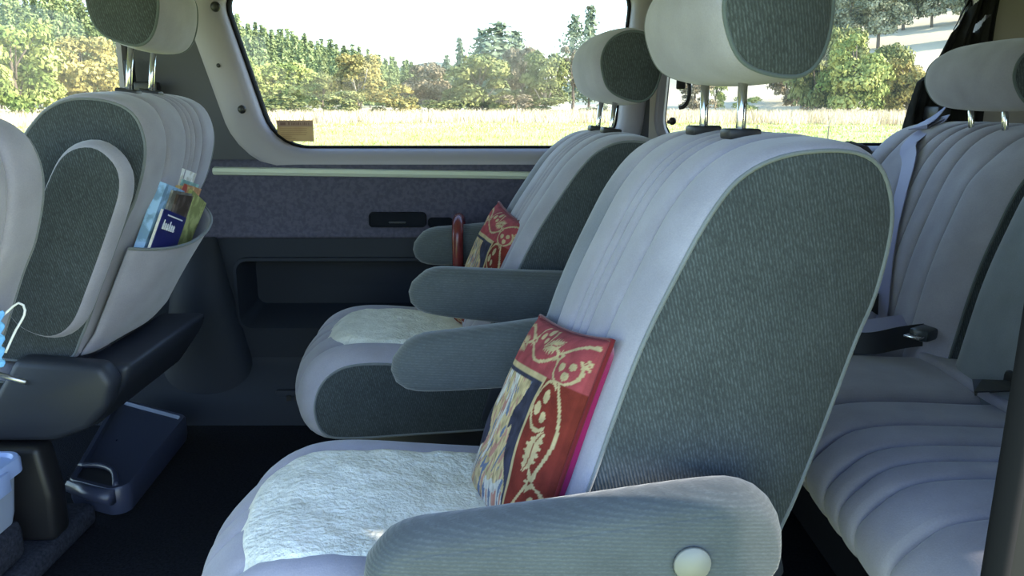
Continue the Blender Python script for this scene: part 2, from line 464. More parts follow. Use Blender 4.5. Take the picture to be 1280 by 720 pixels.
def tree(name, label, az, r, h, w, kind, m, seed, bark=BARK, base=0.12, cat='tree', group=None, bare=False):
    t = empty(name, polar(az, r), random.uniform(0, 6.28)); tag(t, label, cat, group)
    if kind != 'bush':
        rg = random.Random(seed)
        limb('trunk', [(0, 0, -0.3), (0.02 * h, 0.01 * h, 0.25 * h), (-0.02 * h, 0.02 * h, 0.55 * h), (0, 0, 0.85 * h)], 0.028 * h, 0.008 * h, bark, t)
        for k in range(4):
            a = k * 1.57 + rg.uniform(-.5, .5); q = 0.26 * w
            limb('branch', [(0, 0, (0.22 + 0.1 * k) * h), (q * .5 * math.cos(a), q * .5 * math.sin(a), (0.38 + 0.1 * k) * h), (q * math.cos(a), q * math.sin(a), (0.55 + 0.09 * k) * h)], 0.014 * h, 0.005 * h, bark, t)
        if bare:
            for k in range(3):
                a = -t.rotation_euler.z - 1.57 + (k - 1) * 0.5; q = 0.5 * w
                limb('bare_branch', [(0, 0, 0.1 * h), (q * .6 * math.cos(a), q * .6 * math.sin(a), (0.3 + .1 * k) * h), (q * math.cos(a), q * math.sin(a), (0.42 + .16 * k) * h)], 0.018 * h, 0.006 * h, PALEBARK, t)
    f = bpy.data.objects.new('foliage', crown_mesh(kind, seed, m)); C.objects.link(f); f.parent = t
    f.location = (0, 0, base * h); f.scale = (w * 1.05, w * 1.05, h * (1 - base) * 1.02)
    return t

def conifer_mesh(seed, m, tiers=15, rad=0.16, up=0.0, per=11, leaf=0.026):
    """unit-height pine: whorls of branches, each branch a row of needle sprays; trunk included as second material"""
    rg = np.random.default_rng(seed); P, Nn = [], []
    for k in range(tiers):
        z = 0.10 + 0.86 * k / (tiers - 1); L = rad * (1 - (z - 0.06)) ** 0.8 * rg.uniform(0.75, 1.2) + 0.012
        nb = per if z < 0.8 else max(6, per - 3)
        for j in range(nb):
            a = 6.283 * (j + rg.uniform(0, 1)) / nb; l = L * rg.uniform(0.6, 1.15)
            for q in np.linspace(0.25, 1, 4):
                P.append((l * q * math.cos(a), l * q * math.sin(a), z + (up - 0.25) * l * q + 0.01 * rg.normal())); Nn.append((math.cos(a), math.sin(a), 0.55))
    me = leaf_mesh('conifer', np.array(P), np.array(Nn), leaf, [m, BARK], seed, 0.55)
    bm = bmesh.new(); bm.from_mesh(me)
    bmesh.ops.create_cone(bm, segments=6, radius1=0.014, radius2=0.002, depth=1.0, cap_ends=False, matrix=Matrix.Translation((0, 0, 0.47)))
    for f in bm.faces:
        if len(f.verts) == 4 and max(abs(v.co.x) + abs(v.co.y) for v in f.verts) < 0.021 and f.calc_area() > 0.004: f.material_index = 1
    bm.to_mesh(me); bm.free(); return me

near_trees = [
    # name, label, az, r, h, w, kind, material, seed, kwargs
    ('bushy_tree', 'bright green feathery tree at the far left edge of the front door window', -31.7, 70, 7.4, 6.2, 'round', LIME, 1, dict(base=0.02)),
    ('golden_tree', 'golden bushy tree seen through the front door window', -28.1, 76, 6.9, 6.3, 'round', GOLD, 2, dict(base=0.08)),
    ('bushy_tree', 'yellow-green tree half hidden by the window pillar behind the driver seat', -18.4, 82, 5.7, 3.6, 'round', LIME, 3, dict(base=0.06)),
    ('bushy_tree', 'rounded green tree right above the tan window sticker', -15.8, 84, 5.3, 6.2, 'round', LIME, 4, dict(base=0.05)),
    ('bushy_tree', 'small brownish green tree left of the golden tree with bare pale limbs', -13.3, 90, 5.1, 3.8, 'open', OLIVE, 5, dict(base=0.1)),
    ('golden_tree', 'golden tree with bare pale limbs showing on its left side', -10.8, 80, 6.0, 5.4, 'round', GOLD, 6, dict(base=0.16, bark=PALEBARK, bare=True)),
    ('bush', 'wide olive bush at the foot of the tree with bare pale limbs', -8.4, 74, 2.9, 4.8, 'bush', GOLD, 7, dict(base=0.0, cat='bush')),
    ('bush', 'low dark green shrub directly behind the tan window sticker', -16.4, 72, 2.3, 5.9, 'bush', OLIVE, 8, dict(base=0.0, cat='bush')),
    ('bush', 'green bush right of the pale gap in the shrubs', -12.0, 73, 2.6, 4.4, 'bush', OLIVE, 9, dict(base=0.0, cat='bush')),
    ('brown_tree', 'round brownish tree left of the big olive tree in the middle of the window', -5.9, 84, 5.4, 5.6, 'round', BROWN, 10, dict(base=0.03)),
    ('bushy_tree', 'biggest olive green tree in the middle of the long side window', -2.2, 78, 6.0, 7.0, 'round', OLIVE, 11, dict(base=0.03)),
    ('brown_tree', 'tall brownish green tree right of the biggest olive tree', 0.8, 90, 7.7, 4.9, 'round', BROWN, 12, dict(base=0.05)),
    ('bushy_tree', 'olive tree with thin bare stems near the right end of the long window', 2.4, 80, 6.4, 4.8, 'round', OLIVE, 13, dict(base=0.1, bark=PALEBARK, bare=True)),
    ('brown_tree', 'slim brown tree on thin trunks left of the far headrest', 4.3, 88, 7.4, 3.4, 'open', BROWN, 14, dict(base=0.35)),
    ('bush', 'low grey-green bush below the far headrest', 6.0, 74, 1.5, 3.0, 'bush', GREYG, 15, dict(base=0.0, cat='bush')),
    ('brown_tree', 'brownish scrubby tree just right of the rear window pillar', 12.9, 90, 4.4, 4.6, 'open', BROWN, 16, dict(base=0.02)),
    ('bushy_tree', 'thin green tree seen left of the near headrest post', 14.3, 95, 4.9, 2.6, 'open', LIME, 17, dict(base=0.03)),
    ('bush', 'small round bush between the two posts of the near headrest', 16.4, 78, 2.0, 2.9, 'bush', LIME, 18, dict(base=0.0, cat='bush')),
    ('bushy_tree', 'dark green tree at the right side of the near headrest', 20.9, 84, 9.5, 5.5, 'round', OLIVE, 19, dict(base=0.03)),
    ('bushy_tree', 'bright olive tree in the middle of the rear side window', 23.0, 80, 7.5, 5.9, 'round', LIME, 20, dict(base=0.03)),
    ('bushy_tree', 'green tree next to the black window curtain', 24.9, 86, 6.7, 5.0, 'round', OLIVE, 21, dict(base=0.03)),
    ('bushy_tree', 'tall olive tree on the slope behind the bright tree in the rear side window', 22.1, 96, 8.5, 6.0, 'round', OLIVE, 24, dict(base=0.02)),
    ('golden_tree', 'yellowish tree at the right of the rear side window, beside the pale slope', 26.3, 84, 5.6, 4.6, 'round', GOLD, 25, dict(base=0.02)),
    ('brown_tree', 'brown-green tree hidden behind the near headrest, on the slope', 19.0, 100, 7.5, 5.5, 'round', BROWN, 26, dict(base=0.02)),
    ('bush', 'low olive scrub at the foot of the round brownish tree', -5.0, 75, 1.7, 4.6, 'bush', OLIVE, 27, dict(base=0.0, cat='bush')),
    ('bush', 'brown scrub at the right foot of the biggest olive tree', 0.2, 76, 2.2, 4.0, 'bush', BROWN, 28, dict(base=0.0, cat='bush')),
    ('bush', 'dull green scrub under the olive tree with thin bare stems', 2.9, 76, 2.0, 4.4, 'bush', OLIVE, 29, dict(base=0.0, cat='bush')),
    ('bush', 'yellowish shrub by the left edge of the long window', -19.0, 74, 2.4, 3.6, 'bush', GOLD, 30, dict(base=0.0, cat='bush')),
    ('bush', 'brown scrubby thicket under the near headrest, right of its posts', 19.6, 90, 4.0, 3.6, 'bush', BROWN, 22, dict(base=0.0, cat='bush')),
    ('bush', 'small bush at the foot of the golden tree in the front door window', -30.2, 70, 1.2, 1.8, 'bush', OLIVE, 23, dict(base=0.0, cat='bush')),
]
for nm, lb, az, r, h, w, kind, m, seed, kw in near_trees:
    tree(nm, lb, az, r, h, w, kind, m, seed, **kw)

pine_tall = [conifer_mesh(31, DPINE, 22, 0.17, 0.75, 12, .026), conifer_mesh(32, DPINE, 22, 0.25, 1.0, 12, .026)]
for lb, az, r, h, w, k in [
        ('dark pine rising behind the left end of the big olive tree', -3.7, 110, 9.9, 0.9, 0),
        ('short dark pine left of the tallest middle pine', -4.6, 112, 7.6, 0.9, 1),
        ('tallest feathery pine behind the big olive tree', -0.9, 105, 11.2, 1.9, 1),
        ('feathery pine left of the tallest middle pine', -2.1, 107, 10.6, 1.4, 1),
        ('feathery pine right of the tallest middle pine', 0.3, 107, 10.4, 1.4, 1),
        ('tall spindly pine above the far headrest', 5.5, 96, 12.4, 0.95, 0),
        ('tall open pine left of the far headrest', 4.4, 100, 11.6, 1.0, 1)]:
    t = empty('tall_pine', polar(az, r), az); tag(t, lb, 'tree')
    f = bpy.data.objects.new('foliage', pine_tall[k]); C.objects.link(f); f.parent = t; f.scale = (h * w, h * w, h)

pines = [conifer_mesh(40 + i, PINEM, 19, 0.17, 0.1, 9, .030) for i in range(4)]
def forest():
    rg = random.Random(5); n = 0
    rows = [(170, 9), (195, 10), (225, 12), (255, 13), (285, 14), (318, 14.5), (350, 15)]
    for r, h0 in rows:
        step = 0.52 * 200 / r + 0.16
        for lo, hi in ((-33.5, -25.2), (-20.2, -3.0)):
            a = lo
            while a < hi:
                az = a + rg.uniform(-.2, .2); a += step
                if az > -9 and rg.random() < (az + 9) / 7: continue
                h = 1.2 * h0 * rg.uniform(0.8, 1.15) * float(np.interp(az, [-20, -8, -3], [1, 0.75, 0.6]))
                o = bpy.data.objects.new('pine', pines[n % 4]); C.objects.link(o)
                o.location = polar(az, r + rg.uniform(-10, 10)); o.rotation_euler = (0, 0, rg.uniform(0, 6.28)); o.scale = (h * 1.15, h * 1.15, h)
                tag(o, 'slender green pine in the dense plantation on the far hillside', 'tree', 'plantation pines on the far hillside')
                n += 1
forest()
def hill_trees():
    rg = random.Random(9); k = 0
    for r, lo, hi in ((150, 22.5, 33), (172, 13, 33), (200, 12, 33), (235, 12, 33)):
        az = lo
        while az < hi:
            if not (r == 150 and 25.3 < az < 29.5):
                h = rg.uniform(8, 11)
                t = empty('hill_tree', polar(az, r + rg.uniform(-4, 4)), rg.uniform(0, 6)); tag(t, 'grey-green tree among others on the hillside behind the rear side window', 'tree', 'grey-green trees on the right hillside')
                tr = bpy.data.objects.new('trunk', HT); C.objects.link(tr); tr.parent = t; tr.scale = (h, h, h)
                f = bpy.data.objects.new('foliage', crown_mesh('round', 50 + k % 2, GREYG)); C.objects.link(f); f.parent = t
                f.location = (0, 0, 0.15 * h); f.scale = (h * .8, h * .8, h * .85); k += 1
            az += 1.7 * 160 / r
_t = limb('trunk', [(0, 0, -0.05), (0.02, 0.01, 0.3), (-0.02, 0, 0.6), (0, 0, 0.8)], 0.03, 0.008, BARK, None); HT = _t.data
bpy.data.objects.remove(_t)
hill_trees()

def grass(name, label, n, r0, r1, a0, a1, h, w, m, seed):
    rg = np.random.default_rng(seed)
    az = rg.uniform(a0, a1, n); r = np.sqrt(rg.uniform(r0 * r0, r1 * r1, n))
    B = np.array([polar(a, q) for a, q in zip(az, r)])
    d = rg.uniform(0, 6.283, n); hh = h * rg.uniform(0.5, 1.3, n)
    ox = np.stack([np.cos(d), np.sin(d), 0 * d], 1) * (w * (1 + r / 40))[:, None]
    ln = np.stack([rg.normal(0, .25, n) * hh, rg.normal(0, .25, n) * hh, hh], 1)
    V = np.stack([B - ox, B + ox, B + ln], 1).reshape(-1, 3)
    me = bpy.data.meshes.new(name); me.from_pydata(V.tolist(), [], np.arange(3 * n).reshape(-1, 3).tolist()); me.materials.append(m)
    o = bpy.data.objects.new(name, me); C.objects.link(o); tag(o, label, 'grass', kind='stuff')
grass('dry_grass', 'tall pale dry grass along the foot of the trees', 42000, 56, 84, -36, 36, 0.75, 0.02, two_tone('dry_grass_blades', (0.50, 0.40, 0.24), (0.76, 0.64, 0.42), 0.5), 3)
grass('green_grass', 'short bright green pasture grass on the near field', 36000, 12, 60, -36, 36, 0.13, 0.015, two_tone('green_grass_blades', (0.38, 0.44, 0.10), (0.60, 0.58, 0.22), 0.25), 4)

def fence():
    t = empty('wire_fence', polar(20, 30)); tag(t, 'thin wire fence crossing the green field behind the rear side window', 'fence')
    inv = Vector(t.location)
    pts = [Vector(polar(a, 30 / math.cos(R(a - 20)))) for a in np.arange(8, 37, 4.6)]
    for p in pts:
        q = p - inv; tube('fence_post', [(q.x, q.y, q.z - .2), (q.x, q.y, q.z + .75)], 0.02, BARK, t, seg=6)
    for h in (0.36, 0.54, 0.7):
        tube('fence_wire', [tuple(p - inv + Vector((0, 0, h))) for p in pts], 0.004, mat('fence_steel', (0.25, 0.25, 0.25), 0.5, 0.8), t, seg=4)
fence()

# ------------------------------------------------------------------ van shell
def struct(o): return tag(o, kind='structure')

def rpoly(corners, seg=7):
    """rounded polygon: [(x, z, radius)]"""
    out = []; n = len(corners)
    for i in range(n):
        p = Vector(corners[i][:2]); a = Vector(corners[i - 1][:2]); b = Vector(corners[(i + 1) % n][:2]); r = corners[i][2]
        u = (a - p).normalized(); v = (b - p).normalized(); ang = u.angle(v); d = r / math.tan(ang / 2)
        c = p + (u + v).normalized() * (r / math.sin(ang / 2))
        s = p + u * d - c; e = p + v * d - c
        for k in range(seg + 1):
            t = k / seg; q = s.lerp(e, t).normalized() * r
            out.append((c.x + q.x, c.y + q.y))
    return out

def sub_loop(L, step=0.03):
    out = []
    for i in range(len(L)):
        a = Vector(L[i]); b = Vector(L[(i + 1) % len(L)]); n = max(1, int((b - a).length / step))
        for k in range(n): out.append(tuple(a.lerp(b, k / n)))
    return out

def offset_loop(L, d):
    P = np.array(L); return [tuple(p) for p in P + outward(P) * d]

def ring_obj(name, loops, mat_, parent=None):
    V = [p for l in loops for p in l]; n = len(loops[0]); F = []
    for a in range(len(loops) - 1):
        for i in range(n):
            i2 = (i + 1) % n; F.append((a * n + i, a * n + i2, (a + 1) * n + i2, (a + 1) * n + i))
    o = mesh_obj(name, V, F, mat_, parent, recalc=True); return smooth_by_angle(o, 50)

def to_rect(L, x0, x1, z0, z1):
    P = np.array(L); c = P.mean(0); out = []
    for p in P:
        d = p - c; ts = []
        if abs(d[0]) > 1e-9: ts.append(((x1 if d[0] > 0 else x0) - c[0]) / d[0])
        if abs(d[1]) > 1e-9: ts.append(((z1 if d[1] > 0 else z0) - c[1]) / d[1])
        out.append(c + d * min(ts))
    out = np.array(out)
    for q in ((x0, z0), (x1, z0), (x1, z1), (x0, z1)):
        out[np.argmin(np.linalg.norm(out - np.array(q), axis=1))] = q
    return [tuple(p) for p in out]

GLASS = bpy.data.materials.new('dusty_glass'); GLASS.use_nodes = True
_g = GLASS.node_tree; _g.nodes.clear()
_o = _g.nodes.new('ShaderNodeOutputMaterial'); _t1 = _g.nodes.new('ShaderNodeBsdfTransparent'); _t1.inputs[0].default_value = (0.97, 0.98, 0.97, 1)
_gl = _g.nodes.new('ShaderNodeBsdfGlossy'); _gl.inputs['Roughness'].default_value = 0.03
_df = _g.nodes.new('ShaderNodeBsdfTranslucent'); _df.inputs[0].default_value = (0.9, 0.9, 0.88, 1)
_fr = _g.nodes.new('ShaderNodeFresnel'); _fr.inputs[0].default_value = 1.45
_m1 = _g.nodes.new('ShaderNodeMixShader'); _m2 = _g.nodes.new('ShaderNodeMixShader'); _m2.inputs[0].default_value = 0.03
_ge = _g.nodes.new('ShaderNodeNewGeometry'); _mr = _g.nodes.new('ShaderNodeMapRange')          # thin pane: both faces meet air
_mr.inputs[3].default_value = 1.45; _mr.inputs[4].default_value = 1 / 1.45
_g.links.new(_ge.outputs['Backfacing'], _mr.inputs[0]); _g.links.new(_mr.outputs[0], _fr.inputs[0])
_g.links.new(_fr.outputs[0], _m1.inputs[0]); _g.links.new(_t1.outputs[0], _m1.inputs[1]); _g.links.new(_gl.outputs[0], _m1.inputs[2])
_g.links.new(_m1.outputs[0], _m2.inputs[1]); _g.links.new(_df.outputs[0], _m2.inputs[2]); _g.links.new(_m2.outputs[0], _o.inputs[0])

def window(idx, corners, rect, yw, yg, mat_wall, wtrim=0.055, left=0.0):
    L = sub_loop(rpoly(corners)); y3 = lambda l, y: [(x, y, z) for x, z in l]
    xl = min(p[0] for p in L)
    def off2(d):                      # wider trim on the forward side of the window
        return [(a + (a - b) * left if a < b else a, c) for (a, c), (b, _) in zip(offset_loop(L, d), L)]
    o1 = off2(wtrim * 0.35); o2 = off2(wtrim * 0.85); o3 = off2(wtrim)
    win = empty('window_%d' % idx, ((rect[0] + rect[1]) / 2, yg, corners[0][1])); struct(win)
    T = -Vector(win.location); sh = lambda l: [tuple(Vector(p) + T) for p in l]
    r = offset_loop(L, -0.007)
    ring_obj('window_rubber', [sh(y3(L, yg + .015)), sh(y3(L, yg - .012)), sh(y3(offset_loop(L, -0.004), yg - .014)), sh(y3(r, yg - .010)), sh(y3(r, yg + .015))], RUBBER, win)
    n = len(L); g = offset_loop(L, -0.002)
    V = sh(y3(g, yg)); mesh_obj('window_glass', V, [tuple(range(n))], GLASS, win, smooth=False)
    tr = ring_obj('trim_%d' % (idx + 3), [y3(L, yg + .01), y3(L, yg - .015), y3(offset_loop(L, wtrim * 0.1), yw + .012), y3(o1, yw - .003), y3(o2, yw - .006), y3(o3, yw + .004), y3(o3, yw + .03)], TRIMP)
    struct(tr)
    R1 = to_rect(o2, *rect)
    wl = ring_obj('wall_right', [y3(offset_loop(L, wtrim * .8), yw + .012), y3(R1, yw + .012)], mat_wall)
    struct(wl); return win

PILLARM = mat('dark_pillar_plastic', (0.045, 0.047, 0.062), 0.6, bump=(260, 0.3, 0.0006))
YW, YG = 2.275, 2.335
win1 = window(1, [(-0.70, 0.812, 0.13), (0.300, 0.812, 0.09), (0.345, 1.285, 0.08), (-0.835, 1.285, 0.08)], (-0.98, 0.395, 0.765, 1.36), YW, YG, PILLARM, 0.07, 0.45)
win2 = window(2, [(-1.95, 0.845, 0.06), (-1.125, 0.845, 0.03), (-1.115, 1.285, 0.05), (-1.85, 1.285, 0.08)], (-2.05, -0.98, 0.765, 1.36), YW, YG, PILLARM, 0.03)
win3 = window(3, [(0.44, 0.82, 0.08), (1.27, 0.82, 0.09), (1.315, 1.285, 0.09), (0.465, 1.285, 0.08)], (0.395, 1.60, 0.765, 1.36), YW, YG, mat('pale_pillar_plastic', (0.46, 0.42, 0.39), 0.6, bump=(260, .3, .0006)), 0.035)

def extrude_x(name, prof, x0, x1, m):
    P = crom(prof, 40, closed=False); V = [(x, p[0], p[1]) for x in np.linspace(x0, x1, 12) for p in P]
    return struct(mesh_obj(name, V, grid_faces(12, 40), m, recalc=True))
extrude_x('wall_right', [(2.295, 0.785), (2.276, 0.776), (2.263, 0.750), (2.263, 0.70), (2.262, 0.62), (2.258, 0.575), (2.252, 0.562), (2.262, 0.553), (2.275, 0.552)], -2.05, 1.6, BELTCLOTH)
# lower panel with its recessed tray
trayL = sub_loop(rpoly([(-0.815, 0.285, 0.03), (-0.03, 0.285, 0.03), (-0.03, 0.485, 0.03), (-0.815, 0.485, 0.03)]))
y3 = lambda l, y: [(x, y, z) for x, z in l]
struct(ring_obj('wall_right', [y3(offset_loop(trayL, 0.012), 2.257), y3(to_rect(offset_loop(trayL, 0.012), -2.05, 1.6, 0.12, 0.556), 2.262)], WALLP))
tin = [(x * 0.94 - 0.03, z * 0.88 + 0.05) for x, z in trayL]
struct(ring_obj('trim_7', [y3(offset_loop(trayL, 0.014), 2.258), y3(offset_loop(trayL, 0.012), 2.247), y3(offset_loop(trayL, 0.003), 2.246), y3(trayL, 2.252), y3([(x, z + (0.03 if z < 0.35 else 0)) for x, z in tin], 2.36), y3([(x * .5 - .2, .39) for x, z in tin], 2.362)], WALLP))
extrude_x('trim_8', [(2.262, 0.20), (2.255, 0.17), (2.225, 0.12), (2.19, 0.06), (2.17, 0.0), (2.165, -0.03)], -2.05, 1.6, WALLP)
struct(ring_obj('trim_9', [[(-0.88 + 0.17 * (0.35 + 0.65 * (1 - k / 7)) * math.cos(a) - 0.05, 2.262 - (0.055 + 0.02 * k / 7) * max(0, math.sin(a)) * (0.3 + .7 * sstep(0, .35, 1 - k / 7)), 0.56 * k / 7) for a in np.linspace(0, math.pi, 20)] for k in range(8)], WALLP))
# rail under the window
def rail():
    V = []
    pr = [(2.266, 0.0), (2.252, 0.003), (2.247, 0.012), (2.252, 0.021), (2.266, 0.024)]
    for x in (-0.862, 0.40, 1.5):
        zb = 0.739 if x < 0 else 0.721
        V += [(x, a, zb + b) for a, b in pr]
    o = mesh_obj('trim_1', V, grid_faces(3, 5) + [(0, 1, 2, 3, 4)], mat('silver_rail', (0.62, 0.66, 0.58), 0.4, 0.2), recalc=True)
    struct(smooth_by_angle(o, 30))
rail()
# lidded pocket and small slot in the belt panel
for nm, x0, x1, z0, z1 in (('trim_2', -0.415, -0.255, 0.592, 0.628), ('trim_3', -0.243, -0.178, 0.592, 0.612)):
    L = sub_loop(rpoly([(x0, z0, .008), (x1, z0, .008), (x1, z1, .008), (x0, z1, .008)]), .02)
    struct(ring_obj(nm, [y3(offset_loop(L, .004), 2.263), y3(offset_loop(L, .003), 2.246), y3(L, 2.246), y3(L, 2.252), y3([((x0 + x1) / 2 + (x - (x0 + x1) / 2) * .02, (z0 + z1) / 2) for x, z in L], 2.2525)], mat('slot_plastic', (0.010, 0.012, 0.018), 0.8, spec=.08)))
struct(box('trim_2', (-0.36, 2.246, 0.6), (-0.31, 2.257, 0.606), DARKP, bevel=.002))
# vent low on the wall
vent = struct(empty('trim_10', (-0.63, 2.2, 0.07)))
box('vent_frame', (-0.085, 0.0, -0.03), (0.085, 0.03, 0.03), WALLP, vent, .008)
for k in range(5): box('vent_slat', (-0.05 + k * .024, -0.006, -0.014), (-0.036 + k * .024, 0.006, 0.014), BLACKP, vent)
# floor, raised front floor, sill, roof, rear wall
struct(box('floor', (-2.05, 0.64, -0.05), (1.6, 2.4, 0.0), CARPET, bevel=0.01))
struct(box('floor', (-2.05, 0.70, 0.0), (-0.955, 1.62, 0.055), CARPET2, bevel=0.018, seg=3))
struct(box('trim_11', (-2.05, 0.60, -0.12), (1.6, 0.655, 0.008), mat('door_sill', (0.05, 0.05, 0.055), 0.4), bevel=0.01))
def roof():
    prof = [(0.60, 1.27), (0.62, 1.345), (0.75, 1.385), (1.45, 1.41), (2.2, 1.385), (2.36, 1.345), (2.40, 1.27), (2.36, 1.25), (2.29, 1.32), (2.1, 1.345), (1.45, 1.365), (0.8, 1.345), (0.68, 1.315), (0.655, 1.26)]
    P = crom(prof, 70); V = [(x, p[0], p[1]) for x in np.linspace(-2.1, 1.7, 8) for p in P]; F = []
    for i in range(7):
        for j in range(70): F.append((i * 70 + j, i * 70 + (j + 1) % 70, (i + 1) * 70 + (j + 1) % 70, (i + 1) * 70 + j))
    struct(mesh_obj('ceiling', V, F, HEADLINER, recalc=True))
roof()
struct(box('wall_rear', (1.60, 0.64, -0.05), (1.66, 2.40, 1.36), mat('rear_door_trim', (0.10, 0.11, 0.12), 0.7, bump=(200, .3, .001)), bevel=.01))
# the rear quarter on the camera's side (out of the frame): pillar, lower panel, window, their edges shaped to steer the sun
Lq = sub_loop(rpoly([(0.94, 0.78, .05), (1.58, 0.78, .05), (1.58, 1.27, .05), (1.36, 1.27, .05), (0.94, .98, .05)]))  # cut corner added to keep sun off the sheepskin while it reaches the armrest
QR = (0.455, 1.62, 0.0, 1.32)
struct(ring_obj('wall_left', [y3(Lq, 0.650), y3(to_rect(Lq, *QR), 0.650), y3(to_rect(Lq, *QR), 0.630), y3(Lq, 0.630), y3(Lq, 0.650)], mat('door_frame_paint', (0.022, 0.021, 0.021), 0.8, spec=0.15)))
mesh_obj('window_4', y3(Lq, 0.64), [tuple(range(len(Lq)))], GLASS, smooth=False)['kind'] = 'structure'
struct(tube('trim_12', [(0.449, 0.638, z) for z in np.linspace(0.0, 1.3, 12)], 0.012, RUBBER, seg=10))

# screws, latches and the sticker on the window
def knob(loc, r, label):
    t = empty('window_latch', loc); tag(t, label, 'latch')
    bm = bmesh.new(); bmesh.ops.create_uvsphere(bm, u_segments=12, v_segments=8, radius=r); bmesh.ops.scale(bm, vec=(1, .8, 1), verts=bm.verts)
    bm_obj('knob', bm, BLACKP, t, True)
    tube('stem', [(0, 0, 0), (-r * .6, r * 2.2, -r * .3)], r * .5, BLACKP, t)
knob((-0.765, 2.255, 0.925), 0.012, 'small black window latch low on the light pillar beside the long window')
knob((-0.815, 2.255, 1.20), 0.014, 'small black window latch at the top of the light pillar')
knob((0.452, 2.235, 0.893), 0.011, 'round black knob on the pillar right of the far headrest')
def screw():
    bm = bmesh.new(); bmesh.ops.create_uvsphere(bm, u_segments=10, v_segments=6, radius=.006); bmesh.ops.scale(bm, vec=(1, .4, 1), verts=bm.verts)
    o = bm_obj('screw', bm, BLACKP, None, True); o.location = (-0.825, 2.266, 1.045); tag(o, 'dark screw head in the light window pillar', 'screw')
screw()
def coat_hook():
    pts = crom([(0.478, 2.27, 1.02), (0.492, 2.235, 1.0), (0.494, 2.23, 0.96), (0.483, 2.225, 0.935), (0.468, 2.23, 0.93)], 14, closed=False)
    t = empty('coat_hook', (0.478, 2.26, 1.0)); tag(t, 'black hook loop on the pillar left of the near headrest', 'hook')
    T = Vector(t.location); tube('hook', [tuple(Vector(p) - T) for p in pts], .006, BLACKP, t)
    box('hook_base', (-.012, .0, -.02), (.012, .02, .035), BLACKP, t, .004)
coat_hook()

def sticker():
    t = empty('window_sticker', (-0.69, 2.327, 0.832), 0.0); tag(t, 'tan notice sticker with a printed heading on the lower window corner', 'sticker')
    W, H = 0.106, 0.061
    bm = bmesh.new(); bmesh.ops.create_cube(bm, size=1)
    for v in bm.verts: v.co = Vector((W / 2 + v.co.x * W, v.co.y * .002, H / 2 + v.co.z * H))
    bm_obj('card', bm, two_tone('tan_card', (0.40, 0.26, 0.15), (0.48, 0.33, 0.18), 20), t)
    ink = mat('brown_ink', (0.16, 0.085, 0.07), 0.7); bar = mat('heading_band', (0.30, 0.19, 0.15), 0.7); pale = mat('faint_ink', (0.30, 0.185, 0.10), .7)
    box('heading_band', (.002, -.0018, H - .018), (W - .002, -.001, H - .002), bar, t)
    x = .010; box('emblem', (x, -.0026, H - .014), (x + .016, -.0018, H - .006), ink, t)
    rg = random.Random(2)
    x = .034
    while x < W - .012:                      # the heading, too blurred to read: short word-like strokes
        w = rg.uniform(.003, .006); box('heading_stroke', (x, -.0026, H - .014), (x + w * .6, -.0018, H - .0075 + rg.uniform(0, .002)), ink, t); x += w + (.003 if rg.random() < .12 else .0006)
    for i, w in enumerate((.9, .88, .9, .86, .38, .5)):
        z = H - .025 - i * .0058; box('text_line', (.009, -.0016, z), (.009 + (W - .018) * w, -.0011, z + .0018), pale, t)
sticker()

# black curtain bunched against the rear pillar
def curtain():
    t = empty('window_curtain', (1.2, 2.25, 0.8)); tag(t, 'black cloth curtain bunched at the right end of the rear side window', 'curtain')
    zs = np.linspace(0.76, 1.27, 150); V = []
    edge = lambda z: np.interp(z, [0.76, 0.86, 0.93, 1.0, 1.028, 1.12, 1.27], [1.09, 1.105, 1.115, 1.13, 1.165, 1.20, 1.265])
    ns = 150
    for z in zs:
        x0 = edge(z); x1 = 1.335
        for k in range(ns):
            s = k / (ns - 1)
            V.append((x0 + (x1 - x0) * s - 1.2, 2.245 - 2.25 + 0.010 * math.sin(s * 17 + 4 * z) + .006 * math.sin(s * 41 + z * 9), z - .8))
    F = [f for f in grid_faces(150, ns)]
    keep = []                               # two slits through which the light shows
    for f in F:
        i, j = f[0] // ns, f[0] % ns; z = zs[i]; s = j / (ns - 1)
        x = edge(z) + (1.335 - edge(z)) * s
        d1 = (x - 1.235) - (z - 1.17) * 0.62; d2 = (x - 1.292) - (z - 1.16) * 0.6
        if (abs(d1) < 0.007 and 1.12 < z < 1.25) or (abs(d2) < 0.006 and 1.13 < z < 1.175): continue
        keep.append(f)
    o = mesh_obj('curtain_cloth', V, keep, mat('black_cloth', (0.012, 0.012, 0.013), 0.9, bump=(60, .6, .004)), t)
    s = o.modifiers.new('thickness', 'SOLIDIFY'); s.thickness = 0.003
curtain()

# seat belt hanging behind the driver headrest
def driver_belt():
    t = empty('shoulder_belt', (-1.02, 2.24, 0.8)); tag(t, 'black shoulder belt and guide on the pillar behind the driver headrest', 'seat belt')
    box('guide', (-.03, -.02, .17), (.035, .01, .2), BLACKP, t, .006)
    ribbon('webbing', crom([(0.0, -.012, .19), (0.0, -.02, .05), (-.01, -.03, -.15), (-.02, -.02, -.4)], 16, closed=False), (1, 0, 0), .046, .002, WEBD, t)
    box('cover', (-.055, -.01, .02), (-.035, .02, .26), DARKP, t, .005)
driver_belt()

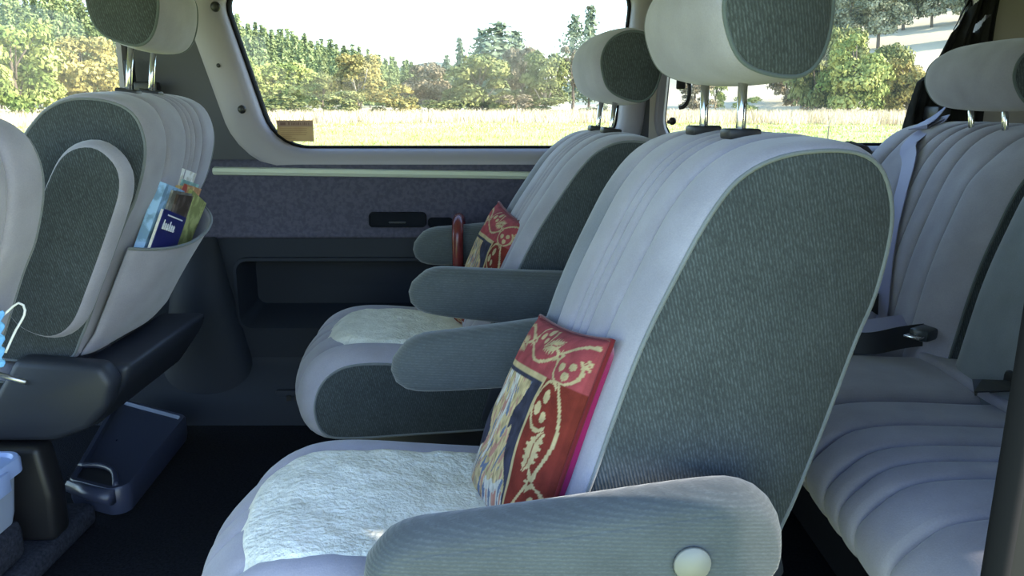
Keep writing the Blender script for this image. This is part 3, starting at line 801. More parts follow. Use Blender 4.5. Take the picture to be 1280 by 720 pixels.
# ------------------------------------------------------------------ seats
BACK = [(-.02, .40), (.013, .481), (.069, .651), (.118, .76), (.155, .828), (.188, .866), (.232, .888), (.29, .893), (.332, .880), (.355, .846), (.363, .797), (.352, .72),
        (.331, .656), (.294, .523), (.265, .42), (.235, .36), (.12, .345), (.02, .355)]
HEAD = [(.160, 1.062), (.168, 1.024), (.188, .994), (.225, .980), (.265, .980), (.288, 1.004), (.296, 1.05), (.288, 1.094), (.257, 1.119), (.210, 1.120), (.174, 1.098)]
CUSH = [(.10, .27), (.11, .345), (.04, .362), (-.10, .380), (-.24, .398), (-.34, .402), (-.40, .388), (-.44, .350), (-.452, .30), (-.435, .25), (-.38, .235), (-.2, .235), (.0, .24)]
ARM = [(0, 0), (.010, .028), (.038, .043), (.10, .046), (.2, .050), (.36, .058), (.415, .052), (.442, .02), (.445, -.03), (.425, -.058), (.38, -.064), (.2, -.052), (.06, -.043), (.012, -.028)]

def back_bolster(v, P, N):
    f = sstep(0.15, 0.6, -N[:, 0]) * (1 - sstep(.80, .88, P[:, 1]))
    return f * (0.006 * math.exp(-((abs(v) - .15) / .028) ** 2) + 0.004 * (1 - (v / .2) ** 2))
def cush_plan(v, Q, amt=.085):
    k = sstep(-.16, -.46, Q[:, 0]) if False else sstep(.16, .46, -Q[:, 0])
    d = np.zeros_like(Q); d[:, 0] = amt * (abs(v) / .215) ** 3 * k; return d
def cush_bolster(v, P, N):
    return sstep(0.3, 0.8, N[:, 1]) * 0.012 * math.exp(-((abs(v) - .17) / .035) ** 2)
BFL = [(-.112, .006), (-.040, .0055), (-.008, .0055), (.024, .0055), (.112, .006)]
CFL = [(-.13, .006), (.13, .006), (-.03, .004), (.03, .004)]

def armrest(parent, tip, L, yaw, tilt, w=.036, button=None, upright=False):
    """tip = front end in world metres"""
    bpy.context.view_layer.update()
    Mw = Matrix.Translation(tip) @ Matrix.Rotation(yaw, 4, 'Z') @ Matrix.Rotation(tilt, 4, 'Y')
    M = parent.matrix_world.inverted() @ Mw
    k = L / .445
    a = loop_pad('armrest', [(u * k, z * .80) for u, z in ARM], w, parent, M, ARMV, ARMV, PIPE, inset=.021, rv=.035, crown=.003, bulge=.005, n=80, pipe=0)
    if button:
        bm = bmesh.new(); bmesh.ops.create_cone(bm, cap_ends=True, segments=24, radius1=.0225, radius2=.020, depth=.006, matrix=Matrix.Rotation(R(90), 4, 'X'))
        bmesh.ops.bevel(bm, geom=[e for e in bm.edges if len(e.link_faces) == 2], offset=.0015, segments=2, affect='EDGES')
        bmesh.ops.transform(bm, matrix=M @ Matrix.Translation((button[0], -w - .008, button[1])), verts=bm.verts)
        b = bm_obj('armrest_button', bm, BUTTONM, a, True); b['label'] = 'round cream plastic cap'
    return a

def captain_seat(name, label, x, y, yaw, recline, zoff=0.0, bw=.20, rear_flutes=False, group=None, cushion=True, head_w=.14, cz=0.0, cx=0.0, base=True, hz=0.0, hx=0.0, deep=0.0, nose=.085):
    t = empty(name, (x, y, 0), yaw); tag(t, label, 'car seat', group)
    M = Matrix.Translation((0, 0, zoff)) @ Matrix.Translation((.0, 0, .42)) @ Matrix.Rotation(recline, 4, 'Y') @ Matrix.Translation((0, 0, -.42))
    def fmask(P, N):
        m = np.maximum(sstep(-.1, .3, -N[:, 0]), sstep(.2, .6, N[:, 1]) * (P[:, 1] > .6))
        if rear_flutes: m = np.maximum(m, sstep(.1, .4, N[:, 0]) * sstep(.68, .70, P[:, 1]))
        return m * (P[:, 1] > .37)
    mid = lambda v, P, N: float(sstep(.106, .116, abs(v))) * (1 if v > 0 else .12) * sstep(.0, .5, -N[:, 0]) * (1 - sstep(.76, .875, P[:, 1]))  # shade of the far bolster put into the colour, fading towards the top
    fl = BFL if not rear_flutes else [(-.112, .006), (-.0, .0055), (.032, .0055), (.064, .0055), (.12, .006)]
    b = loop_pad('backrest', [(u + deep * min(1, max(0, (u - .2) / .1)), z) for u, z in BACK], bw, t, M, LIGHT, DARKV, PIPE, flutes=fl, fmask=fmask, bolster=back_bolster, mid_fn=mid, crown=.006, inset=.010, rv=.028)
    h = loop_pad('headrest', HEAD, head_w, t, M @ Matrix.Translation((hx, 0, hz)), LIGHT, DARKV, DPIPE, inset=.008, rv=.05, crown=.006, bulge=.014, n=80, pipe=.003)
    for v in (-.062, .062):
        tube('headrest_post', [tuple(M @ Vector((.228 + hx, v, .85))), tuple(M @ Vector((.226 + hx, v, 1.0 + hz)))], .0062, CHROME, t, seg=12)
        box('post_guide', (.205 + hx, v - .017, .9), (.25 + hx, v + .017, .914), BLACKP, t, .004, M=M)
    if cushion:
        loop_pad('seat_cushion', CUSH, .215, t, Matrix.Translation((cx, 0, cz)), LIGHT, DARKV, PIPE, flutes=CFL, plan=lambda v, Q: cush_plan(v, Q, nose), bolster=cush_bolster,
                 fmask=lambda P, N: sstep(.2, .6, N[:, 1]) + sstep(.3, .7, -N[:, 0]), crown=.008, bulge=.006)
        if base:
          box('seat_base', (-.30, -.17, .03), (.12, .17, .245 + cz), BLACKP, t, .03)
          for s in (-1, 1): box('floor_rail', (-.38, s * .14 - .02, 0.002), (.22, s * .14 + .02, .034), DARKP, t, .006)
          for s in (-1, 1): prism('recliner_cover', [(-.02, .25), (.20, .25), (.27, .36), (.25, .44), (.16, .46), (.02, .38)], s * .212, s * .228, DARKP, t, .005)
    return t, M

near, Mn = captain_seat('captain_seat', 'large grey velour captain seat nearest the camera, with a cream button on its armrest', .049, 1.065, R(9), 0.0, cz=-.033, cx=-.022, deep=.018, hx=.018)
far, Mf = captain_seat('captain_seat', 'grey velour captain seat against the far wall, behind the nearest seat', -.082, 1.85, R(8), R(8), .012, cz=-.012, cx=.035, hx=.012, nose=.035)
armrest(near, (-.148, .80, .418), .45, R(3), R(-5), button=(.350, -.006))
armrest(near, (-.192, 1.315, .486), .44, R(3), R(-5))
armrest(far, (-.194, 1.59, .556), .44, R(3), R(5))
armrest(far, (-.248, 2.10, .552), .42, R(2), R(-3))

# sheepskin covers
def sheepskin(label, seat, u0, u1, v0, v1, zoff, seed, cx):
    t = empty('sheepskin_cover'); t.parent = None
    bpy.context.view_layer.update()
    t.matrix_world = seat.matrix_world @ Matrix.Translation(((u0 + u1) / 2 + cx, (v0 + v1) / 2, .39 + zoff))
    tag(t, label, 'seat cover')
    top = sorted([p for p in CUSH if p[1] > .345]); tu, tz = [p[0] for p in top], [p[1] for p in top]
    nu, nv = 90, 80; V = []; rim = []
    for i in range(nu):
        for j in range(nv):
            a = i / (nu - 1); b = j / (nv - 1)
            s = abs(2 * b - 1)
            ua = u0 + .085 * s ** 3 * .9; u = ua + (u1 - ua) * a; v = v0 + (v1 - v0) * (b + 0.02 * math.sin(a * 6) * (1 - s))
            v = v * (1 - .10 * (1 - a) ** 3)
            z = float(np.interp(u - .085 * (abs(v) / .215) ** 3 * float(sstep(.16, .46, -u)), tu, tz))
            e = min(a, 1 - a, b, 1 - b); ed = 1 - (1 - min(1, e / .10)) ** 2.2
            nz = mnoise.fractal((u * 22 + seed, v * 22, 0), 1, 2, 4)
            V.append((u - (u0 + u1) / 2, v - (v0 + v1) / 2, z - .39 + .017 + .020 * ed + .0035 * nz * ed + .005 * mnoise.noise((u * 8, v * 8, seed)) * ed))
    F = grid_faces(nu, nv); k = len(V)
    V += [(x, y, z - .014 if True else z) for x, y, z in V]
    F += [tuple(q + k for q in reversed(f)) for f in grid_faces(nu, nv)]
    per = [i * nv for i in range(nu)] + [(nu - 1) * nv + j for j in range(1, nv)] + [i * nv + nv - 1 for i in range(nu - 2, -1, -1)] + [j for j in range(nv - 2, 0, -1)]
    for q in range(len(per)):
        a, b = per[q], per[(q + 1) % len(per)]; F.append((a, b, b + k, a + k))
    mesh_obj('fleece', V, F, FLEECE, t, recalc=True)
sheepskin('cream sheepskin cover on the nearest captain seat', near, -.425, .02, -.19, .165, -.033, 1.0, -.022)
sheepskin('cream sheepskin cover on the captain seat against the far wall', far, -.40, .02, -.165, .165, -.012, 5.0, .03)

# ------------------------------------------------------------------ tapestry cushions
def tapestry(u, v, seed):
    """u across, v up, both 0..1: red border with cream vines round a dark woven centre"""
    red = np.array((.17, .026, .018)); rose = np.array((.30, .055, .065)); cream = np.array((.46, .36, .20)); navy = np.array((.035, .035, .060))
    nz = mnoise.fractal((u * 14 + seed, v * 14, 2), 1, 2, 3)
    Lb, Rb, Tb, Bb = .07, .27, .24, .10               # border widths: left, right, top, bottom
    if Lb < u < 1 - Rb and Bb < v < 1 - Tb:
        x = (u - Lb) / (1 - Rb - Lb); y = (v - Bb) / (1 - Tb - Bb); e = min((u - Lb), 1 - Rb - u, 1 - Tb - v)
        if e < .022: return cream * (1 + .25 * nz)
        n1 = mnoise.noise((u * 9 + seed, v * 4, 0)); n2 = mnoise.noise((u * 34 + 2 * math.sin(v * 9), v * 10 + seed, 4)); n3 = mnoise.noise((u * 60, v * 22, 7))
        w = .36 + .10 * math.sin(y * 7 + seed) + .16 * n1
        if e < .045 or abs(x - .45 - .1 * math.sin(y * 5)) > w or y > .93: return navy * (1 + .6 * nz)
        if n2 > .26: return np.array((.40, .20, .16)) * (1 + .3 * n3)
        if n2 < -.30: return np.array((.12, .15, .24))
        if n1 > .12: return np.array((.52, .50, .46)) * (1 + .5 * n3)
        return cream * (1 + .7 * n3)
    c = (rose if v > 1 - Tb else red) * (1 + .3 * nz)
    def stem(a, b, q): return abs(b - q) < .04
    def vine(p, q):                                    # p along the border, q across it (0..1): one repeat per unit of p
        k = math.floor(p); f = p - k; s = 1 if k % 2 == 0 else -1
        if s < 0: q = 1 - q
        if abs(q - (.5 + .30 * math.sin(f * math.pi))) < .035 and f < .97: return True
        for a, b, r in ((.16, .30, .085), (.30, .16, .085), (.36, .36, .07)):                       # berries
            if math.hypot((f - a) * 1.25, q - b) < r: return True
        x = (f - .70) / .24; wy = .40 - .16 * x + .05 * math.sin(x * 3)                              # a long serrated leaf
        if abs(x) < 1 and abs(q - wy) < .16 * (1 - x * x) * (1 + .25 * math.sin(f * 90)) and abs(q - wy) > .012: return True
        if abs(math.hypot((f - .25) * 1.2, q - .30) - .30) < .025 and q < .5: return True
        d = math.hypot((f - .98) * 1.25, q - .55); an = math.atan2(q - .55, (f - .98) * 1.25)     # star flower
        return .03 < d < .13 + .06 * math.cos(5 * an)
    if u < .02 or u > .98 or v < .02 or v > .98: return c * .8
    if v > 1 - Tb: h = vine(u * 2.4 + .2, (v - 1 + Tb) / Tb)
    elif v < Bb: h = vine(u * 3 + .4, v / Bb)
    elif u > .5: h = vine((1 - v) * 2.3 - .55, (u - 1 + Rb) / Rb)
    else: h = vine(v * 4 + .6, u / Lb)
    return cream * (1 + .35 * nz) if h else c

TAP = attr_mat('tapestry_weave', .95, bump=(420, .7, .0015)); MAG = velour('magenta_velvet', (.30, .006, .085), sheen=.5); DRED = velour('red_piping', (.13, .012, .016))
def pillow(label, A, B, D, Cc, T, seed):
    """corners in world: A far-top, B near-top, D near-bottom, Cc far-bottom; bulges towards the front of the van"""
    A, B, D, Cc = map(Vector, (A, B, D, Cc)); c = (A + B + D + Cc) / 4
    nrm = (B - A).cross(Cc - A).normalized()
    if nrm.x > 0: nrm = -nrm
    t = empty('tapestry_cushion', c); tag(t, label, 'cushion')
    n = 150; V = []; cols = []; Vb = []; nb = 40
    def pos(u, v, side):
        x, y = 2 * u - 1, 2 * v - 1
        k = max(0, (1 - abs(x) ** 3)) ** .5 * max(0, (1 - abs(y) ** 3)) ** .5
        pin = .035 * (1 - x * x) * abs(y) ** 3; pin2 = .035 * (1 - y * y) * abs(x) ** 3
        uu = .5 + x / 2 * (1 - pin2 * 1.6); vv = .5 + y / 2 * (1 - pin * 1.6)
        p = A.lerp(B, uu).lerp(Cc.lerp(D, uu), 1 - vv)
        w = .006 * mnoise.noise((u * 5 + seed, v * 5, 0)) * k
        return p + nrm * ((T * k + w) if side > 0 else -T * 1.45 * k) - c
    for i in range(n):
        for j in range(n):
            u, v = i / (n - 1), j / (n - 1); V.append(pos(u, v, 1)); cols.append(tapestry(u, v, seed))
    f = mesh_obj('tapestry_front', V, grid_faces(n, n), TAP, t, recalc=True); set_cols(f, cols)
    for i in range(nb):
        for j in range(nb): Vb.append(pos(i / (nb - 1), j / (nb - 1), -1))
    b = mesh_obj('velvet_back', Vb, grid_faces(nb, nb), MAG, t, recalc=True); b['label'] = 'magenta velvet back'
    q = [k / 30 for k in range(30)]
    loop = [(s, 0) for s in q] + [(1, s) for s in q] + [(1 - s, 1) for s in q] + [(0, 1 - s) for s in q]
    tube('piping', [pos(a, b_, 1) for a, b_ in loop], .0035, DRED, t, closed=True, seg=6)
pillow('large red tapestry cushion with cream vines leaning in the nearest captain seat', (.047, 1.215, .610), (.122, .895, .668), (.026, .872, .365), (-.074, 1.15, .315), .040, 1)
pillow('red tapestry cushion leaning in the captain seat against the far wall', (-.034, 2.04, .690), (.036, 1.765, .672), (-.060, 1.73, .40), (-.160, 1.985, .368), .044, 4)

# ------------------------------------------------------------------ red walking stick hooked over the far armrest
def stick():
    t = empty('walking_stick', (-.145, 2.10, .60)); tag(t, 'glossy red hooked stick hanging over the farthest armrest', 'walking stick')
    RED = mat('red_lacquer', (.13, .022, .024), .25, vary=(30, .2))
    h = crom([(0, -.056, -.085), (0, -.060, -.03), (0, -.048, .018), (0, 0, .036), (0, .048, .018), (0, .062, -.04), (0, .064, -.16)], 36, closed=False)
    tube('handle', [tuple(p) for p in h], .0155, RED, t, seg=14)
    tube('shaft', [(0, .064, -.15), (.01, .066, -.56)], .010, RED, t, seg=12)
stick()

# ------------------------------------------------------------------ front seats
drv, Md = captain_seat('driver_seat', 'grey velour driver seat with maps in its back pocket, left of the long window', -1.150, 1.712, R(4), R(10), .112, bw=.217, rear_flutes=True, cz=.03, base=False, hz=.026, hx=.036, head_w=.118)
psg, Mp = captain_seat('passenger_seat', 'pale blue-grey front passenger seat cut off by the left edge of the picture', -1.126, .965, R(3), R(8), .072, bw=.215, rear_flutes=True, cz=.03, base=False, hz=.052, hx=.022)

def upright_arm(parent):
    bpy.context.view_layer.update()
    Mw = Matrix.Translation((-.755, 1.445, .865)) @ Matrix.Rotation(R(3), 4, 'Z') @ Matrix.Rotation(R(114), 4, 'Y')
    M = parent.matrix_world.inverted() @ Mw
    prof = [(0, -.005), (.012, .04), (.05, .062), (.12, .066), (.25, .064), (.33, .058), (.37, .03), (.375, -.02), (.35, -.055), (.28, -.066), (.12, -.058), (.035, -.045)]
    a = loop_pad('armrest', prof, .027, parent, M, LIGHT, DARKV, PIPE, inset=.010, rv=.03, crown=.003, bulge=.006, n=80, pipe=0)
upright_arm(drv)

def back_pocket(seat, M):
    """cloth pocket over the lower back of the driver seat"""
    rear = sorted([(z, u) for u, z in BACK if u > .2 and z < .86]); zz = [p[0] for p in rear]; uu = [p[1] for p in rear]
    V = []; nu, nv = 26, 30
    for i in range(nu):
        for j in range(nv):
            a = i / (nu - 1); v = -.205 + .41 * j / (nv - 1); b = (v / .205)
            z = .37 + (.630 - .37 + .02 * b - .02 * (1 - b * b)) * a
            off = .020 + .012 + .054 * (1 - abs(b) ** 2.6) * (a ** .8 * .9 + .1) + .010 * (1 - b * b)
            off += .006 * math.sin(3 * b + 5 * a) * (1 - a) * (1 - b * b) - .012 * abs(b) ** 8
            V.append(M @ Vector((float(np.interp(z, zz, uu)) + off, v, z)))
    F = grid_faces(nu, nv)
    o = mesh_obj('back_pocket', V, F, LIGHT, seat)
    s = o.modifiers.new('thickness', 'SOLIDIFY'); s.thickness = .004
    tube('pocket_hem', V[(nu - 1) * nv:], .0035, PIPE, o, seg=6)
back_pocket(drv, Md)

# maps and booklets in the pocket: (label, cover colour, v centre, width, height, thickness, depth out of the back, roll, lift)
PAGES = mat('paper', (.72, .70, .64), .8, vary=(160, .12))
def books():
    bpy.context.view_layer.update()
    base = drv.matrix_world @ Md
    specs = [
        ('pale blue book with white pages, nearest the side of the seat', (.20, .33, .50), -.105, .12, .215, .018, .050, -14, .60),
        ('grey magazine tucked behind the pale blue book', (.16, .15, .13), -.045, .13, .185, .010, .062, -10, .60),
        ('dark brown booklet in the middle of the pocket', (.07, .05, .04), -.03, .10, .17, .008, .070, -9, .60),
        ('tan map with a red blob on its cover', (.52, .36, .16), .015, .10, .185, .008, .056, -8, .605),
        ('folded white leaflet sticking up at the back of the pocket', (.68, .66, .60), .02, .14, .235, .009, .040, -12, .615),
        ('teal-edged map at the far side of the pocket', (.22, .38, .36), .075, .12, .185, .008, .044, -12, .61),
        ('orange-topped brochure at the far side of the pocket', (.55, .28, .14), .085, .11, .165, .007, .054, -12, .61),
        ('green and yellow folded map leaning to the far side', (.30, .32, .12), .085, .12, .165, .009, .066, -22, .59),
    ]
    for lb, col, v, w, h, th, dep, roll, z in specs:
        h *= .9
        Mw = base @ Matrix.Translation((.312 + dep * .78, v * .80 - .01, z + .012 + h * .12)) @ Matrix.Rotation(R(roll), 4, 'X') @ Matrix.Rotation(R(10), 4, 'Y')
        t = bpy.data.objects.new('booklet', None); C.objects.link(t); t.matrix_world = Mw; tag(t, lb, 'book', 'maps in the driver seat pocket')
        cov = two_tone('cover', col, tuple(min(1, c * 1.6 + .04) for c in col), 35, rough=.4, lo=.45, hi=.55)
        for s in (-1, 1): box('cover', (s * th / 2 - .0008, -w / 2, -h / 2), (s * th / 2 + .0008, w / 2, h / 2), cov, t)
        box('spine', (-th / 2 - .0008, -w / 2 - .001, -h / 2), (th / 2 + .0008, -w / 2 + .0008, h / 2), cov, t)
        box('pages', (-th / 2 + .001, -w / 2 + .001, -h / 2 + .002), (th / 2 - .001, w / 2 - .003, h / 2 - .003), PAGES, t)
        if 'red blob' in lb:
            bm = bmesh.new(); bmesh.ops.create_cone(bm, segments=16, radius1=.018, radius2=.018, depth=.001, cap_ends=True, matrix=Matrix.Translation((th / 2 + .0012, -.02, .072)) @ Matrix.Rotation(R(90), 4, 'Y'))
            bm_obj('printed_blob', bm, mat('red_print', (.5, .09, .07), .5), t)
    Mw = base @ Matrix.Translation((.285 + .086, -.085, .628)) @ Matrix.Rotation(R(-16), 4, 'X') @ Matrix.Rotation(R(9), 4, 'Y')
    t = bpy.data.objects.new('booklet', None); C.objects.link(t); t.matrix_world = Mw
    tag(t, 'dark blue booklet with white lettering, in front in the pocket', 'book', 'maps in the driver seat pocket')
    box('cover', (.003, -.075, -.045), (.0046, .075, .045), mat('navy_cover', (.018, .022, .16), .35), t)
    box('pages', (-.003, -.074, -.044), (.003, .073, .043), PAGES, t)
    wh = mat('white_print', (.8, .8, .85), .5); rg = random.Random(4)
    x = -.045
    while x < .05:                       # small line of lettering
        w = rg.uniform(.002, .0035); box('letter', (.0046, x, .034), (.0052, x + w, .037), wh, t); x += w + .0012
    def stroke(pts): tube('letter', [(.0052, a, b) for a, b in pts], .0013, wh, t, seg=5)
    y0 = .004                            # looping hand-style lettering
    for k in range(6):
        a = -.055 + k * .013
        stroke([(a, y0), (a + .002, y0 + .014 + (.006 if k % 3 == 0 else 0)), (a + .006, y0 + .012), (a + .005, y0), (a + .011, y0 + .003)])
books()

# plastic base of the driver seat
def drv_base():
    bpy.context.view_layer.update(); I = drv.matrix_world.inverted()
    prism('side_cover', [(-.985, .452), (-.815, .438), (-.795, .40), (-.815, .345), (-.86, .30), (-.93, .275), (-1.12, .275), (-1.12, .345), (-1.04, .37)], 1.455, 1.51, DARKP, drv, .016, 3, M=I)
    prism('rear_cover', [(-.90, .42), (-.785, .42), (-.80, .38), (-.87, .285), (-.97, .25), (-1.0, .3)], 1.515, 1.93, DARKP, drv, .015, 3, M=I)
    prism('pedestal', [(-1.35, .27), (-.955, .27), (-.94, .16), (-.945, .058), (-1.35, .058)], 1.44, 1.50, BLACKP, drv, .015, 3, M=I)
drv_base()
def silver_lever():
    o = tube('seat_lever', [(-1.10, 1.47, .442), (-1.04, 1.46, .425), (-.965, 1.455, .405)], .006, mat('satin_steel', (.5, .5, .5), .35, .9))
    o.parent = None; tag(o, 'thin silver lever between the two front seats', 'lever')
silver_lever()
sheep = box('sheepskin_cover', (-1.40, 1.50, .43), (-1.03, 1.94, .475), FLEECE, None, .02, 3)
tag(sheep, 'cream sheepskin pad on the driver seat cushion, a sliver of it showing', 'seat cover')

# tray on the floor behind the driver seat
def floor_tray():
    t = empty('floor_tray', (-1.035, 1.88, .008)); tag(t, 'dark blue-grey plastic drawer tray on the floor behind the driver seat', 'tray')
    P = mat('tray_plastic', (.035, .042, .075), .35, bump=(200, .15, .0005))
    L = sub_loop(rpoly([(.0, -.22, .02), (.15, -.28, .03), (.125, .14, .03), (-.13, .27, .02)]), .04)
    top = lambda l, z: [(x, y, z + (.018 * (y + .3))) for x, y in l]
    o = ring_obj('tray_body', [top(L, .012), top(offset_loop(L, .004), .03), top(offset_loop(L, .004), .074), top(offset_loop(L, 0), .080), top(offset_loop(L, -.010), .080), top(offset_loop(L, -.016), .072), top([(x * .02, y * .02) for x, y in L], .072)], P, t)
    arch = crom([(-.015, -.15, .080), (.04, -.162, .087), (.09, -.195, .088), (.125, -.255, .082)], 14, closed=False)
    tube('arched_rim', [tuple(p) for p in arch], .007, P, t, seg=8)
    arc = [tuple(p) for p in arch]; n = len(arc)
    V = [(x, y - .002, .0785) for x, y, z in arc] + [(x, -.205 - .05 * (x + .015) / .14, .0785) for x, y, z in arc]
    mesh_obj('opening', V, [(i, i + 1, n + i + 1, n + i) for i in range(n - 1)], BLACKP, t, smooth=False)
    tube('front_lip', [(.0, -.215, .062), (.06, -.25, .062), (.125, -.275, .062)], .018, P, t, seg=12)
floor_tray()

# clear tub at the left edge, its box, the face mask
def tub():
    bx = box('storage_box', (-1.25, 1.22, .056), (-.975, 1.40, .143), CARPET2, None, .02, 3); tag(bx, 'dark carpeted box between the front seats, under the clear tub', 'box')
    t = empty('plastic_tub', (-1.065, 1.31, .145)); tag(t, 'clear plastic food tub with a pale blue lid at the left edge', 'tub')
    CL = bpy.data.materials.new('clear_plastic'); CL.use_nodes = True; nt = CL.node_tree; b = nt.nodes['Principled BSDF']
    b.inputs['Base Color'].default_value = (.62, .72, .95, 1); b.inputs['Roughness'].default_value = .25; b.inputs['Transmission Weight'].default_value = .45; b.inputs['IOR'].default_value = 1.3
    L = sub_loop(rpoly([(-.095, -.085, .03), (.095, -.085, .03), (.095, .085, .03), (-.095, .085, .03)]), .03)
    lv = lambda k, z: [(x * k, y * k, z) for x, y in L]
    ring_obj('tub_body', [lv(.02, .001), lv(.92, 0), lv(.97, .02), lv(1.06, .105), lv(1.10, .107), lv(1.10, .103), lv(1.04, .102), lv(.93, .006), lv(.02, .006)], CL, t)
    LID = mat('pale_blue_lid', (.36, .47, .78), .35)
    lid = ring_obj('tub_lid', [lv(1.12, .100), lv(1.18, .104), lv(1.18, .128), lv(1.15, .134), lv(1.08, .134), lv(1.04, .126), lv(.02, .126)], LID, t)
    box('lid_clip', (.108, -.03, .085), (.118, .03, .125), LID, lid, .003)
tub()
def face_mask():
    t = empty('face_mask', (-.794, 1.12, .590)); tag(t, 'light blue pleated face mask hanging on the passenger seat edge', 'face mask')
    V = []; n = 24
    for i in range(n):
        for j in range(10):
            a = i / (n - 1); b = j / 9
            V.append((-.09 + .115 * b + .012 * a, -.02 + .02 * math.sin(a * 28) * .25 + .012 * b, -.065 + .085 * a + .035 * b))
    o = mesh_obj('pleated_cloth', V, grid_faces(n, 10), mat('mask_blue', (.16, .42, .75), .8), t)
    o.modifiers.new('thickness', 'SOLIDIFY').thickness = .002
    tube('ear_loop', [tuple(p) for p in crom([(.03, .0, .045), (.055, .005, .065), (.062, .005, .05), (.045, .0, .02), (.03, -.005, -.01)], 16, closed=False)], .0018, mat('white_elastic', (.75, .75, .75), .8), t, seg=6)
face_mask()

# ------------------------------------------------------------------ rear bench
def bench():
    t = empty('bench_seat', (.67, 1.4, 0)); tag(t, 'grey velour rear bench seat with fluted back and cushion, at the right', 'car seat')
    I = Matrix.Translation((-.67, -1.4, 0))
    def back(v0, v1, flutes, side, x=0.0, fm=True, main=LIGHT):
        w = (v1 - v0) / 2; M = I @ Matrix.Translation((.875 + x, (v0 + v1) / 2, -.055)) @ Matrix.Translation((0, 0, .42)) @ Matrix.Rotation(R(-8), 4, 'Y') @ Matrix.Translation((0, 0, -.42))
        fmask = lambda P, N: np.maximum(sstep(-.1, .3, -N[:, 0]), sstep(.2, .6, N[:, 1]) * (P[:, 1] > .6)) * (P[:, 1] > .37)
        bol = (lambda v, P, N: sstep(.15, .6, -N[:, 0]) * (1 - sstep(.8, .88, P[:, 1])) * .02 * math.exp(-((abs(v) - w * .75) / (w * .18)) ** 2)) if fm else None
        return loop_pad('backrest', BACK, w, t, M, main, side, DPIPE, flutes=flutes, fmask=fmask, bolster=bol, crown=.01, rv=.05), M
    b1, M1 = back(1.485, 2.12, [(.20, .006), (.075, .0055), (.02, .0055), (-.035, .0055), (-.10, .0055), (-.205, .006)], DARKV)
    b2, M2 = back(1.19, 1.455, [], LIGHT, fm=False, main=velour('armrest_panel_velour', (.20, .215, .235)))
    b3, M3 = back(.78, 1.18, BFL, DARKV)
    hp = [(u, z) for u, z in HEAD]
    for M, dv in ((M1, -.07), (M3, 0)):
        loop_pad('headrest', [(u + .03, 1.022 + (z - 1.05) * .88) for u, z in HEAD], .165, t, M @ Matrix.Translation((.0, dv, .0)), LIGHT, DARKV, DPIPE, inset=.008, rv=.05, crown=.006, bulge=.014, n=80, pipe=.003)
        for v in (-.062, .062):
            tube('headrest_post', [tuple(M @ Vector((.238, v + dv, .85))), tuple(M @ Vector((.236, v + dv, 1.0)))], .0062, CHROME, t, seg=12)
    BC = [(.30, .30), (.34, .37), (.27, .405), (.12, .412), (.02, .416), (-.06, .415), (-.115, .404), (-.152, .376), (-.163, .338), (-.14, .302), (-.07, .286), (.08, .284)]
    for v0, v1, fl in ((1.575, 2.12, CFL), (1.315, 1.565, []), (.78, 1.305, [(.145, .006), (.065, .005), (.01, .005), (-.045, .005), (-.145, .006)])):
        w = (v1 - v0) / 2
        loop_pad('seat_cushion', BC, w, t, I @ Matrix.Translation((.67, (v0 + v1) / 2, 0)), LIGHT, DARKV, LIGHT, flutes=fl, inset=.016, rv=.035, crown=.006,
                 fmask=lambda P, N: (sstep(.2, .6, N[:, 1]) + sstep(.3, .7, -N[:, 0])) * (1 - sstep(.13, .17, P[:, 0])), bulge=.003, pipe=.002)
    box('bench_frame', (-.02, -.6, .01), (.5, .7, .285), BLACKP, t, .02)
    return M1
bench_M = bench()
tw = box('hinge_flap', (.845, 1.20, .425), (.90, 1.56, .445), LIGHT, None, .008, 3); tw.name = 'seat_flap'; tag(tw, 'narrow grey cloth flap along the crease of the rear bench', 'flap')

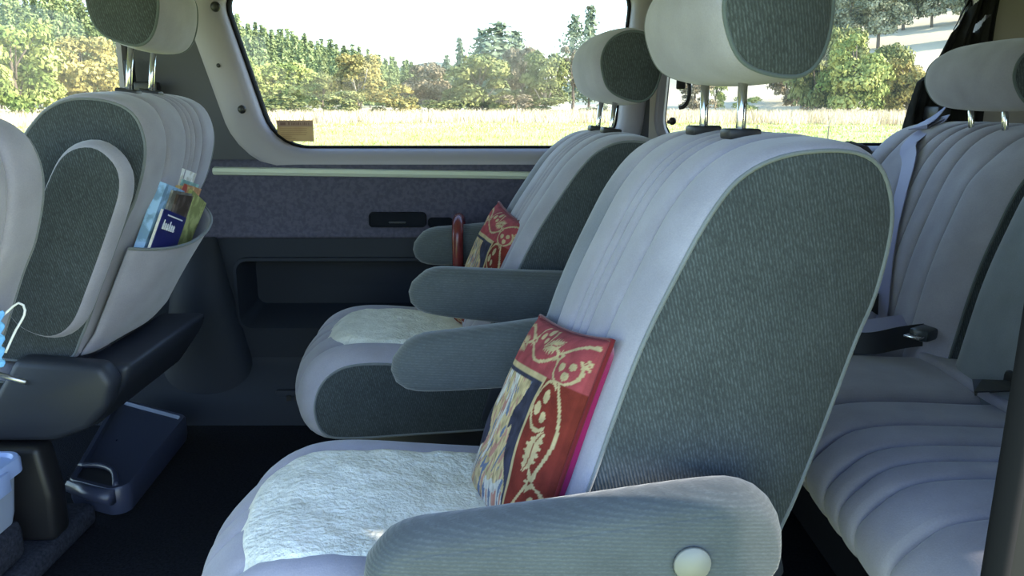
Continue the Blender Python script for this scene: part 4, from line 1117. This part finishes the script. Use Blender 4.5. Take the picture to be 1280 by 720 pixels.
def rear_belts():
    t = empty('shoulder_belt', (1.05, 1.9, .85)); tag(t, 'lilac shoulder belt running down the far rear seat back', 'seat belt'); T = Vector(t.location)
    W = Matrix.Translation((.67, 1.4, 0)) @ bench_M
    P0 = crom(BACK, 130); N0 = outward(P0); pth = []
    for p, q in zip(P0, N0):                 # over the top of the backrest and down its front
        if (q[1] > .45 or q[0] < -.5) and p[1] > .42 and p[0] < .30:
            pth.append(p + q * .0345)
    pth.sort(key=lambda p: p[1] - p[0] * .25); pth = pth[::3]
    run = [W @ Vector((p[0], .055 - .17 * min(1, max(0, (.86 - p[1]) / .42)) + .10 * max(0, (p[1] - .84) / .07) ** 1.5, p[1])) for p in pth]
    run = run[::-1]
    pts = crom([(1.20, 2.19, .94)] + [tuple(p) for p in run], 60, closed=False)
    ribbon('webbing', [tuple(Vector(p) - T) for p in pts], [(.30 - .30 * min(1, i / 20), 1, -.45 + .45 * min(1, i / 16)) for i in range(60)], .048, .0018, WEBL, t)
    box('belt_guide', (.10, .25, .045), (.14, .33, .085), BLACKP, t, .008)
    t2 = empty('lap_belt', (.785, 1.665, .437)); tag(t2, 'dark looped lap belt with its buckle lying on the far rear cushion', 'seat belt')
    loop = crom([(.10, .07, .03), (.05, .09, .060), (-.03, .07, .074), (-.10, .0, .052), (-.115, -.07, .026), (-.05, -.12, .020), (.03, -.12, .034), (.09, -.13, .045)], 40, closed=False)
    ribbon('webbing', [tuple(p) for p in loop], [(.62 - .012 * i, .25, .55 + .01 * i) for i in range(40)], .046, .0018, WEBD, t2)
    flat = crom([(-.09, -.10, .026), (-.03, -.07, .040), (.04, -.05, .044), (.11, -.02, .04)], 20, closed=False)
    ribbon('webbing', [tuple(p) for p in flat], (.35, .9, .2), .05, .0018, WEBL, t2)
    bk = box('buckle', (-.035, -.02, -.012), (.035, .02, .012), mat('buckle_plastic', (.03, .04, .05), .3), t2, .006, M=Matrix.Translation((.065, -.14, .05)) @ Matrix.Rotation(R(35), 4, 'Z'))
    box('buckle_tongue', (-.06, -.016, -.002), (-.03, .016, .002), CHROME, bk, .001, M=Matrix.Translation((.065, -.14, .05)) @ Matrix.Rotation(R(35), 4, 'Z'))
    t3 = empty('belt_buckle', (.88, 1.27, .44)); tag(t3, 'black belt buckle sticking out of the bench crease at the right edge', 'seat belt')
    box('buckle', (-.02, -.03, .02), (.03, .02, .055), BLACKP, t3, .008, M=Matrix.Rotation(R(30), 4, 'Z'))
    ribbon('webbing', [(-.005, .04, .0), (-.02, .01, .02), (0, -.02, .035)], (1, .3, 0), .04, .003, WEBD, t3)
    ribbon('webbing', [(-.045, .05, .006), (-.06, .015, .022), (-.02, -.02, .035)], (.3, 1, .2), .03, .003, WEBD, t3)
    t4 = empty('seat_belt', (.485, .668, .0)); tag(t4, 'dark grey seat belt webbing hanging by the near door pillar, bottom right', 'seat belt')
    ribbon('webbing', [tuple(p) for p in crom([(-.005, 0, .02), (-.002, .002, .3), (0, .004, .52), (.004, .003, .66), (.03, .0, .9), (.09, 0, 1.2)], 40, closed=False)], (1, -.15, 0), .046, .002, WEBG, t4)
    box('anchor', (-.03, -.012, .0), (.025, .012, .03), BLACKP, t4, .004)
    box('belt_guide', (.06, -.02, 1.18), (.14, .02, 1.215), BLACKP, t4, .006)
rear_belts()

def bundle():
    o = empty('cloth_bundle', (.93, 2.16, .755)); tag(o, 'dark brown rounded bundle on the ledge beside the far end of the bench', 'bundle')
    V = []; nu, nv = 14, 24
    for i in range(nu):
        p = i / (nu - 1) * math.pi
        for j in range(nv):
            a = j / (nv - 1) * 6.28319; k = 1 + .08 * mnoise.noise((math.cos(a) * 1.5, math.sin(a) * 1.5, p * 2))
            V.append((.065 * math.sin(p) * math.cos(a) * k, .06 * math.sin(p) * math.sin(a) * k, .035 + .05 * math.cos(p) * k))
    mesh_obj('cloth', V, grid_faces(nu, nv), mat('dark_brown_cloth', (.03, .02, .016), .9, bump=(40, .6, .004)), o)
bundle()
